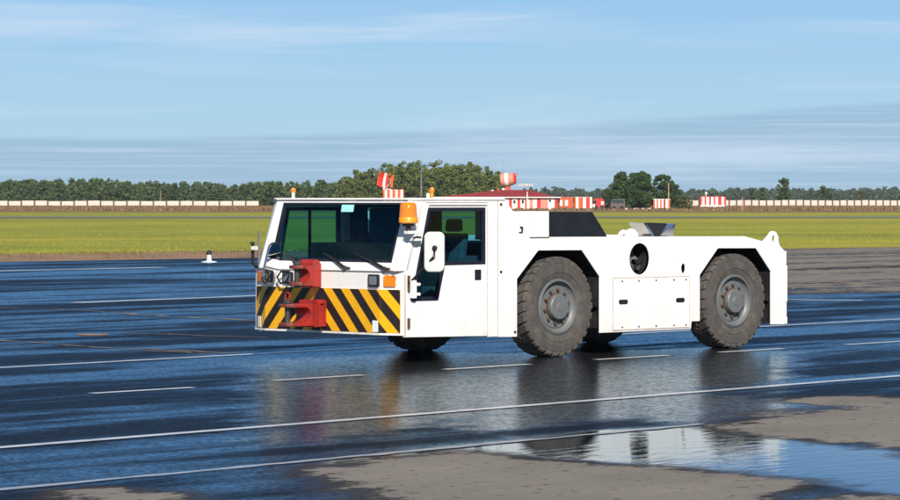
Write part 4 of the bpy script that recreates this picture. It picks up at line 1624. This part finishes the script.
tree('round_bush', 'low olive bush right of the pine clump', bx_(684, 705), 705, 2.9, 1.5, 'round', 'leaf_olive', 27, 60, 0.18, 0.05)
tree('birch_tree', 'tall single tree with a pale trunk above the right wall', bx_(784, 1090), 1090, 9.0, 2.5, 'round', 'leaf_forest', 31, 80, 0.30, 0.24, 'bark_pale', tr=0.28)
tree('bushy_tree', 'bushy tree above the right wall, right of the pale-trunked tree', bx_(824, 1100), 1100, 6.3, 2.6, 'round', 'leaf_forest', 32, 70, 0.30, 0.12)
tree('small_tree', 'first of two small trees left of the pale-trunked tree', bx_(754, 1100), 1100, 6.0, 1.3, 'column', 'leaf_forest', 33, 50, 0.28, 0.1)
tree('small_tree', 'second of two small trees, nearest to the pale-trunked tree', bx_(762, 1104), 1104, 5.9, 1.4, 'column', 'leaf_forest', 34, 50, 0.28, 0.1)
tree('small_tree', 'small olive tree in front of the wood at the far right', bx_(861, 1110), 1110, 4.8, 1.5, 'round', 'leaf_olive', 35, 50, 0.28, 0.1)

# dry weeds before the walls, and grass tufts on the field
def tufts(name, label, n, fx, size, leafm, seed, wob=0.35):
    g = np.random.default_rng(seed)
    P = fx(g, n)
    hgt = size * g.uniform(0.5, 1.4, n)
    a = g.uniform(0, math.pi, n)
    w = hgt * g.uniform(0.10, 0.30, n) if seed != 77 else hgt * g.uniform(0.25, 0.6, n)
    dx, dy = np.cos(a) * w, np.sin(a) * w
    lx, ly = g.normal(0, wob, n) * hgt, g.normal(0, wob, n) * hgt
    V = np.empty((n, 3, 3))
    V[:, 0] = np.stack([P[:, 0] - dx, P[:, 1] - dy, P[:, 2]], 1)
    V[:, 1] = np.stack([P[:, 0] + dx, P[:, 1] + dy, P[:, 2]], 1)
    V[:, 2] = np.stack([P[:, 0] + lx, P[:, 1] + ly, P[:, 2] + hgt], 1)
    me = bpy.data.meshes.new(name)
    me.vertices.add(3 * n)
    me.vertices.foreach_set('co', V.ravel())
    me.loops.add(3 * n)
    me.loops.foreach_set('vertex_index', np.arange(3 * n))
    me.polygons.add(n)
    me.polygons.foreach_set('loop_start', np.arange(0, 3 * n, 3))
    me.polygons.foreach_set('loop_total', np.full(n, 3))
    me.update()
    o = finish(name, me, MATS[leafm])
    tag(o, label, 'plants')
    o['kind'] = 'stuff'
    return o


def f_weed(g, n):
    y = 996 - 380 * g.uniform(0, 1, n) ** 1.6
    x = g.uniform(-0.15, 0.15, n) * y
    return np.stack([x, y, np.full(n, -0.05)], 1)


def f_grass(g, n):
    # more of them close to the apron's edge
    q = 98.5 + 190 * g.uniform(0, 1, n) ** 2.2
    x = g.uniform(-0.16, 0.16, n) * 330
    y = x + q * r2
    k = np.where(np.abs(x) < 0.15 * y + 2)[0]
    P = np.stack([x, y, np.full(n, -0.065)], 1)[k]
    out = P[g.integers(0, len(P), n)]
    out[:, :2] += g.normal(0, 0.6, (n, 2))
    return out


def f_verge(g, n):
    q = 86.5 + 14 * g.uniform(0, 1, n) ** 0.5
    x = g.uniform(-24, 3, n)
    return np.stack([x, x + q * r2, np.full(n, -0.04)], 1)


tufts('weeds', 'brown dry weeds in front of the pale walls', 40000, f_weed, 0.42, 'leaf_weed', 77)
tufts('grass', 'yellowish green grass of the airfield', 60000, f_grass, 0.06, 'leaf_grass', 78)
tufts('verge_grass', 'dry grass tufts on the dirt verge', 7000, f_verge, 0.07, 'leaf_weed', 79)

# ------------------------------------------------ striped buildings and radars (about 700 m off)


def box_part(name, root, m, x0, x1, y0, y1, z0, z1, bevel=0.0):
    return MB().box(x0, x1, y0, y1, z0, z1).build(name, m, root, bevel)


D = 700.0
pm_ = D / 3300.0            # metres per photo column at that distance
bld = empty('striped_building', (bx_(497, D), D, 0))
tag(bld, 'low red and white striped building with dark red hipped roof behind the tractor', 'building')
X = lambda u: (u - 497) * pm_
Zv = lambda v: hz_(v, D)
box_part('wall', bld, 'bld_white', X(436), X(557), 0, 7, -0.05, 2.45)
rb = MB()
xa, xb, ya, yb = X(431), X(561), -0.6, 7.6
ra, rb_ = X(500), X(529)
rb.add([(xa, ya, 2.45), (xb, ya, 2.45), (xb, yb, 2.45), (xa, yb, 2.45), (ra, 3.5, 4.15), (rb_, 3.5, 4.15)],
       [(0, 1, 5, 4), (1, 2, 5), (2, 3, 4, 5), (3, 0, 4), (3, 2, 1, 0)])
rf = rb.build('roof', 'roof_maroon', bld)
box_part('fascia', rf, 'bld_white', xa + 0.05, xb - 0.05, ya - 0.03, ya - 0.002, 2.46, 2.66)
for u0, u1, m in ((440, 446, 'bld_red'), (452, 458, 'bld_red'), (464, 470, 'bld_red'), (476, 482, 'bld_red'), (488, 494, 'bld_red'), (500, 505, 'bld_red'), (509, 512, 'bld_red'),
                  (517.4, 520.2, 'bld_red'), (525, 526.8, 'bld_red'), (529.5, 533, 'bld_salmon'), (537, 541, 'bld_red'), (541.2, 548, 'bld_salmon'), (554.6, 557.3, 'bld_red')):
    box_part('painted_band', bld, m, X(u0), X(u1), -0.05, -0.001, 0.0, 2.44)
for u, v0, v1 in ((514.5, 199.5, 204), (522.8, 199, 204), (550, 198.5, 202.5)):
    wf = box_part('window', bld, 'bld_white', X(u - 1.6), X(u + 1.6), -0.09, -0.052, Zv(v1), Zv(v0))
    box_part('pane', wf, 'window_dark', X(u - 1.1), X(u + 1.1), -0.12, -0.091, Zv(v1 - 0.6), Zv(v0 + 0.6))
box_part('plinth', bld, 'bld_grey', X(530), X(546), -0.12, -0.051, 0.0, 0.28)


def mast(name, label, u, d, v0, v1, r, m, extra=None, cat='mast'):
    o = empty(name, (bx_(u, d), d, 0))
    tag(o, label, cat)
    MB().tube([(0, 0, max(hz_(v0, d), -0.05)), (0, 0, hz_(v1, d))], [r, r * 0.6], 8).build('shaft', m, o)
    return o


def dish(name, label, u, v, d, w, h, cab, flip=1, tilt=0.0, yaw=0.0):
    """radar: striped curved reflector drum on a yoke above a striped cabin"""
    o = empty(name, (bx_(u, d), d, 0))
    tag(o, label, 'radar')
    k = d / 3300.0
    zc = hz_(v, d)
    R0 = h * k / 2
    ww = w * k
    # shallow parabolic bowl facing sideways: bands as lathe rings round the x axis
    stops = ((-0.5, 0.98, 'bld_salmon'), (-0.22, 1.0, 'bld_white'), (0.02, 0.98, 'bld_salmon'), (0.36, 0.82, 'bld_red'), (0.5, 0.62, None))
    for i in range(len(stops) - 1):
        x0, r0, m = stops[i]
        x1, r1, _ = stops[i + 1]
        pr = [(R0 * r0, flip * x0 * ww), (R0 * r1, flip * (x1 * ww)), (R0 * r1 * 0.82, flip * (x1 * ww)), (R0 * r0 * 0.82, flip * (x0 * ww))]
        MB().lathe(pr, 20, lambda r, a, hh: (hh, r * math.cos(a), zc + r * math.sin(a)), close=True).build('reflector_band', m, o)
    tl_parts = []
    MB().lathe([(0.0, flip * 0.30 * ww), (R0 * 0.8, flip * 0.05 * ww), (R0 * 0.8, flip * 0.0)], 20, lambda r, a, hh: (hh, r * math.cos(a), zc + r * math.sin(a))).build('reflector_back', 'bld_salmon', o)
    MB().tube([(0.3 * ww * flip, 0, zc + R0 * 0.8), (0.62 * ww * flip, 0, zc + R0 * 0.75), (0.6 * ww * flip, 0, zc + R0 * 0.35)], 0.09, 6).build('feed_arm', 'bld_red', o)
    for s in (-1, 1):
        MB().tube([(s * 0.5, 0, zc - R0 * 1.15 - 0.5), (s * 0.25, 0, zc - R0 * 0.6)], 0.10, 6).build('yoke', 'bld_white' if s < 0 else 'bld_red', o)
    if cab:
        u0, u1, v0, v1 = cab
        cx0, cx1 = (u0 - u) * k, (u1 - u) * k
        z1 = hz_(v0, d)
        c = MB().box(cx0, cx1, -1.2, 1.2, -0.05, z1).build('cabin', 'bld_orange', o)
        n = 4
        for i in range(n):
            xx = cx0 + (cx1 - cx0) * (i + 0.35) / n
            MB().box(xx, xx + (cx1 - cx0) / n * 0.45, -1.24, -1.202, 0.0, z1 - 0.03).build('white_band', 'bld_white', c)
        MB().tube([(0, 0, z1), (0.1, 0, zc - R0 * 1.1)], 0.2, 8).build('pedestal', 'bld_white', o)
    T = Matrix.Translation((0, 0, zc)) @ Matrix.Rotation(yaw, 4, 'Z') @ Matrix.Rotation(tilt, 4, 'Y') @ Matrix.Translation((0, 0, -zc))
    for ch in o.children:
        if ch.name.split('.')[0] in ('reflector_band', 'reflector_back', 'feed_arm'):
            ch.data.transform(T)
    if cab:
        pass
    else:
        MB().tube([(0, 0, -0.05), (0, 0, zc - R0)], [0.35, 0.25], 8).build('pedestal', 'bld_red', o)
    return o


def curved_radar(name, label, u, v, d, h, cab):
    # curved reflector made of tall painted panels on a tilted frame above a striped cabin
    o = empty(name, (bx_(u, d), d, 0))
    tag(o, label, 'radar')
    k = d / 3300.0
    zc = hz_(v, d)
    T = Matrix.Translation((0, 0, zc)) @ Matrix.Rotation(R(9), 4, 'Y') @ Matrix.Rotation(R(25), 4, 'Z')
    cols = ('bld_orange', 'bld_red', 'bld_red', 'bld_white', 'bld_red', None, 'bld_orange')
    Rc = 3.2
    for i, c in enumerate(cols):
        if c is None:
            continue
        a0 = -0.62 + i * 0.185
        a1 = a0 + 0.178
        hh = h * k / 2 * (0.86 if i in (0, 6) else 1.0)
        vs = []
        for a in (a0, (a0 + a1) / 2, a1):
            for rr in (Rc, Rc + 0.10):
                for z in (-hh, -hh * 0.4, hh * 0.4, hh):
                    bow = -0.35 * (z / hh) ** 2
                    vs.append(tuple(T @ Vector((rr * math.sin(a), rr * math.cos(a) - Rc + bow, z))))
        fs = []
        for q in range(2):
            for side_ in range(2):
                for z in range(3):
                    b0 = q * 8 + side_ * 4 + z
                    fs.append((b0, b0 + 1, b0 + 9, b0 + 8))
        for q in range(2):
            for z in (0, 3):
                fs.append((q * 8 + z, q * 8 + 4 + z, q * 8 + 12 + z, q * 8 + 8 + z))
        for q in (0, 16):
            for z in range(3):
                fs.append((q + z, q + z + 1, q + z + 5, q + z + 4))
        MB().add(vs, fs).build('reflector_panel', c, o)
    MB().tube([(0.2, -0.2, zc - h * k / 2 - 0.1), (1.0, -1.4, zc - h * k * 0.40), (1.5, -1.5, zc - 0.2)], 0.10, 6).build('feed_arm', 'bld_white', o)
    MB().box(1.3, 1.7, -1.8, -1.3, zc - 0.3, zc + 0.5).build('feed_horn', 'bld_orange', o)
    u0, u1, v0, v1 = cab
    cx0, cx1 = (u0 - u) * k, (u1 - u) * k
    z1 = hz_(v0, d)
    c = MB().box(cx0, cx1, -1.2, 1.2, -0.05, z1).build('cabin', 'bld_orange', o)
    for i in range(4):
        xx = cx0 + (cx1 - cx0) * (i + 0.35) / 4
        MB().box(xx, xx + (cx1 - cx0) / 4 * 0.45, -1.24, -1.202, 0.0, z1 - 0.03).build('white_band', 'bld_white', c)
    MB().tube([(-0.1, 0.1, -0.05), (0.0, 0.1, zc - h * k / 2 + 0.1)], 0.22, 8).tube([(-0.9, 0.1, zc - h * k / 2 - 0.1), (1.6, 0.1, z1)], 0.12, 6).build('pedestal', 'bld_white', o)
    return o


curved_radar('radar_antenna', 'red and white curved radar reflector on a striped cabin behind the cab roof', 384, 180, 760, 14.5, (383, 404, 189.5, 200))
dish('radar_antenna', 'pale red and white radar drum standing above the hipped roof', 508.5, 179.5, 730, 15, 13.5, None, 1, R(-6), R(-8))
rl = empty('railing', (bx_(500, 727), 727, 0))
tag(rl, 'red and white blocks in a row left of the radar drum', 'railing')
for i, u in enumerate((492.5, 498.5, 503.5, 507)):
    v = (191.3, 190.3, 189.7, 188.5)[i]
    MB().box((u - 500) * 0.2203 - 0.28, (u - 500) * 0.2203 + 0.28, -0.2, 0.2, hz_(v + 1.5, 727), hz_(v - 1.5, 727)).build('block', 'bld_white' if i % 2 == 0 else 'bld_orange', rl)
    MB().tube([((u - 500) * 0.2203, 0, -0.05), ((u - 500) * 0.2203, 0, hz_(v + 1.5, 727))], 0.1, 6).build('leg', 'bld_red', rl)
mast('lattice_mast', 'thin grey mast above the radar drum', 503, 735, 215, 160, 0.09, 'bld_grey')
mast('white_post', 'white post in front of the hipped roof', 527.2, 694, 215, 191.5, 0.16, 'bld_white', cat='post')
ya_ = mast('yagi_antenna', 'pale comb-like antenna right of the radar drum', 526, 745, 215, 184, 0.06, 'bld_salmon', cat='antenna')
MB().box(-1.5, 1.5, -0.04, 0.04, hz_(185.3, 745), hz_(184.7, 745)).build('boom', 'bld_salmon', ya_)
for i in range(6):
    MB().box(-1.45 + i * 0.55, -1.3 + i * 0.55, -0.05, 0.05, hz_(186, 745), hz_(183.6, 745)).build('element', 'bld_white', ya_)


def cabin(name, label, u0, u1, v0, d, bands, base, base_h=0.35, cat='cabin', group=None, roofm=None, depth=2.6):
    o = empty(name, (bx_(u0, d), d, 0))
    tag(o, label, cat, group)
    k = d / 3300.0
    z1 = hz_(v0, d)
    w = (u1 - u0) * k
    MB().box(0, w, 0, depth, base_h, z1).build('body', base, o)
    for a, b, z0, zz, m in bands:
        MB().box((a - u0) * k, (b - u0) * k, -0.05, -0.001, base_h + z0 * (z1 - base_h), base_h + zz * (z1 - base_h) - 0.01).build('painted_band', m, o)
    for xx in (0.25, w - 0.75):
        MB().box(xx, xx + 0.5, 0.1, depth - 0.1, -0.05, base_h - 0.002).build('skid', 'bld_grey', o)
    MB().box(-0.08, w + 0.08, -0.10, depth + 0.1, z1 + 0.002, z1 + 0.10).build('roof', roofm or base, o)
    return o


cabin('red_cabin', 'red cabin with two white squares right of the hipped roof', 559.2, 573, 197.5, 705,
      [(560, 562.5, 0.15, 0.75, 'bld_white'), (565, 568, 0.15, 0.75, 'bld_white')], 'bld_orange', 0.45, roofm='bld_salmon')
cabin('striped_cabin', 'cabin with wide white and orange bands, behind the black air box', 574.5, 592, 197.3, 698,
      [(576, 578.5, 0, 1, 'bld_white'), (578.7, 582.2, 0, 1, 'bld_orange'), (583, 586, 0, 1, 'bld_white'), (586.2, 589.6, 0, 1, 'bld_red'), (589.8, 592, 0, 1, 'bld_white')], 'bld_orange', 0.2, roofm='concrete_panel')
cabin('striped_cabin', 'small slanted red and white cabin under the pines', 653.5, 670, 199.3, 684,
      [(655, 656.6, 0, 1, 'bld_white'), (658.2, 660, 0, 1, 'bld_white'), (661.7, 663.3, 0, 1, 'bld_white'), (665, 668.5, 0, 1, 'bld_white')], 'bld_orange', 0.35, roofm='bld_white')
sc = cabin('striped_container', 'red and white striped container on a white base before the right wall', 700, 726, 196.8, 880,
           [(702, 704.5, 0, 1, 'bld_white'), (706.3, 709, 0, 1, 'bld_white'), (711, 713.7, 0, 1, 'bld_white'), (715.3, 718, 0, 1, 'bld_white'), (721.5, 724, 0, 1, 'bld_white')], 'bld_red', 0.45, cat='container')
MB().box(0.1, 6.6, -0.25, -0.06, 0.0, 0.62).build('white_base', 'bld_white', sc)
MB().tube([(1.7, 1, hz_(197, 880)), (1.7, 1, hz_(194.2, 880))], 0.1, 8).lathe([(0.0, hz_(191.8, 880)), (0.3, hz_(192.2, 880)), (0.3, hz_(194.2, 880)), (0.0, hz_(194.3, 880))], 10, lambda r, a, h: (1.7 + r * math.cos(a), 1 + r * math.sin(a), h)).build('roof_lamp', 'bld_white', sc)

# red trailer with a dark opening, and dark parked vehicles beside the pines
tr_ = empty('red_trailer', (bx_(598.5, 690), 690, 0))
tag(tr_, 'small red and white trailer with a dark opening left of the pines', 'trailer')
k = 690 / 3300.0
MB().prism([(-5.5 * k, 0.45), (-5.5 * k, 2.05), (-2 * k, 2.3), (4 * k, 2.3), (6 * k, 1.7), (6 * k, 0.45)], lambda a, b: (a, 0, b), lambda a, b: (a, 2.2, b)).build('body', 'bld_red', tr_, 0.05)
MB().box(-5.6 * k, -2.0 * k, -0.05, -0.001, 1.25, 1.9).build('opening', 'black_paint', tr_)
MB().box(2.6 * k, 5.2 * k, -0.06, -0.001, 1.0, 1.7).build('white_patch', 'bld_white', tr_)
MB().box(-5.7 * k, -3.6 * k, -0.06, -0.001, 0.5, 1.15).build('white_patch', 'bld_white', tr_)
for x in (-0.5, 0.75):
    MB().lathe([(0.0, -0.12), (0.45, -0.12), (0.45, 0.12), (0.0, 0.12)], 16, lambda r, a, h: (x + r * math.cos(a), 0.1 + h, 0.45 + r * math.sin(a))).build('wheel', 'car_dark', tr_)


def vehicle(name, label, u, d, L_, H_, m, cat, cabf):
    o = empty(name, (bx_(u, d), d, 0))
    tag(o, label, cat)
    prof = [(-L_ / 2, 0.35), (-L_ / 2, H_ * 0.6), (-L_ / 2 + cabf, H_), (L_ / 2 - 0.15, H_), (L_ / 2, H_ * 0.6), (L_ / 2, 0.35)]
    MB().prism(prof, lambda a, b: (a, 0, b), lambda a, b: (a, 1.9, b)).build('body', m, o, 0.06)
    MB().prism([(-L_ / 2 + cabf * 0.7, H_ * 0.62), (-L_ / 2 + cabf + 0.05, H_ - 0.12), (L_ / 2 - 0.4, H_ - 0.12), (L_ / 2 - 0.3, H_ * 0.62)], lambda a, b: (a, -0.02, b), lambda a, b: (a, -0.001, b)).build('window', 'window_dark', o)
    for x in (-L_ / 2 + 0.7, L_ / 2 - 0.7):
        MB().lathe([(0.0, -0.1), (0.35, -0.1), (0.35, 0.1), (0.0, 0.1)], 14, lambda r, a, h: (x + r * math.cos(a), 0.1 + h, 0.35 + r * math.sin(a))).build('wheel', 'car_dark', o)
    return o


vehicle('parked_van', 'dark grey van parked at the left edge of the pine clump', 608.5, 693, 2.4, 2.0, 'car_dark', 'van', 0.3)
vehicle('parked_van', 'brownish van parked under the leftmost pine', 618, 682, 3.0, 2.2, 'van_maroon', 'van', 0.3)
vehicle('parked_car', 'dark car in the shade under the middle of the pine clump', 637, 700, 3.4, 1.5, 'car_dark', 'car', 0.8)
for u, lab in ((626, 'white kerb block under the pines, leftmost of four'), (635.5, 'widest white kerb block of four under the pines'), (643, 'white kerb block third from left under the pines'), (649.7, 'white kerb block nearest the small slanted striped cabin')):
    w = 0.30 if u != 635.5 else 0.42
    tag(MB().prism([(-w, 0), (-w * 0.9, 0.40), (w * 0.9, 0.40), (w, 0)], lambda a, b: (bx_(u, 672) + a, 672, b - 0.06), lambda a, b: (bx_(u, 672) + a, 672.5, b - 0.06)).build('kerb_block', 'bld_white', None, 0.03), lab, 'block', 'white blocks under the pines')

mast('utility_pole', 'weathered wooden pole in front of the wood at the left', 160.5, 1010, 212, 190.5, 0.32, 'wood_pole', cat='pole')
mast('lamp_pole', 'pale orange pole rising beside the pine tree right of the gap', 668.6, 680, 213, 183, 0.14, 'pole_orange', cat='pole')
mast('marker_pole', 'thin pale pole in the grass right of the striped container', 742.3, 620, 216, 197, 0.10, 'bld_salmon', cat='pole')

# edge light on the apron's verge
eg = empty('edge_light', (-7.75, 106.2, -0.03))
tag(eg, 'small white edge light with black top beside the dirt verge', 'light')
MB().lathe([(0.0, 0.02), (0.26, 0.02), (0.24, 0.05), (0.10, 0.07), (0.075, 0.10), (0.065, 0.27), (0.0, 0.27)], 16, lambda r, a, h: (r * math.cos(a), r * math.sin(a), h)).build('stem', 'reflector_white', eg)
MB().lathe([(0.0, 0.272), (0.075, 0.272), (0.095, 0.30), (0.085, 0.36), (0.04, 0.40), (0.0, 0.41)], 16, lambda r, a, h: (r * math.cos(a), r * math.sin(a), h)).build('lens', 'black_paint', eg)
tag(MB().prism(circle(0, 0, 0.55, 0.8, 18), lambda a, b: (a - 7.75, b + 106.2, -0.045), lambda a, b: (a * 0.9 - 7.75, b * 0.9 + 106.2, -0.005)).build('light_pad', 'concrete_panel'), 'pale concrete pad under the edge light', 'pad')

# ------------------------------------------------------------------ air
hb_ = MB().box(-3400, 3400, -60, 3400, -1.1, 16.0)
haze = hb_.build('haze', None)
haze['kind'] = 'stuff'
hm = bpy.data.materials.new('haze_air')
hm.use_nodes = True
hm.node_tree.nodes.clear()
ho = hm.node_tree.nodes.new('ShaderNodeOutputMaterial')
hv = hm.node_tree.nodes.new('ShaderNodeVolumePrincipled')
hv.inputs['Color'].default_value = (0.75, 0.86, 1.0, 1)
hv.inputs['Density'].default_value = 0.00006
hv.inputs['Anisotropy'].default_value = 0.0
hm.node_tree.links.new(hv.outputs[0], ho.inputs['Volume'])
haze.data.materials.append(hm)
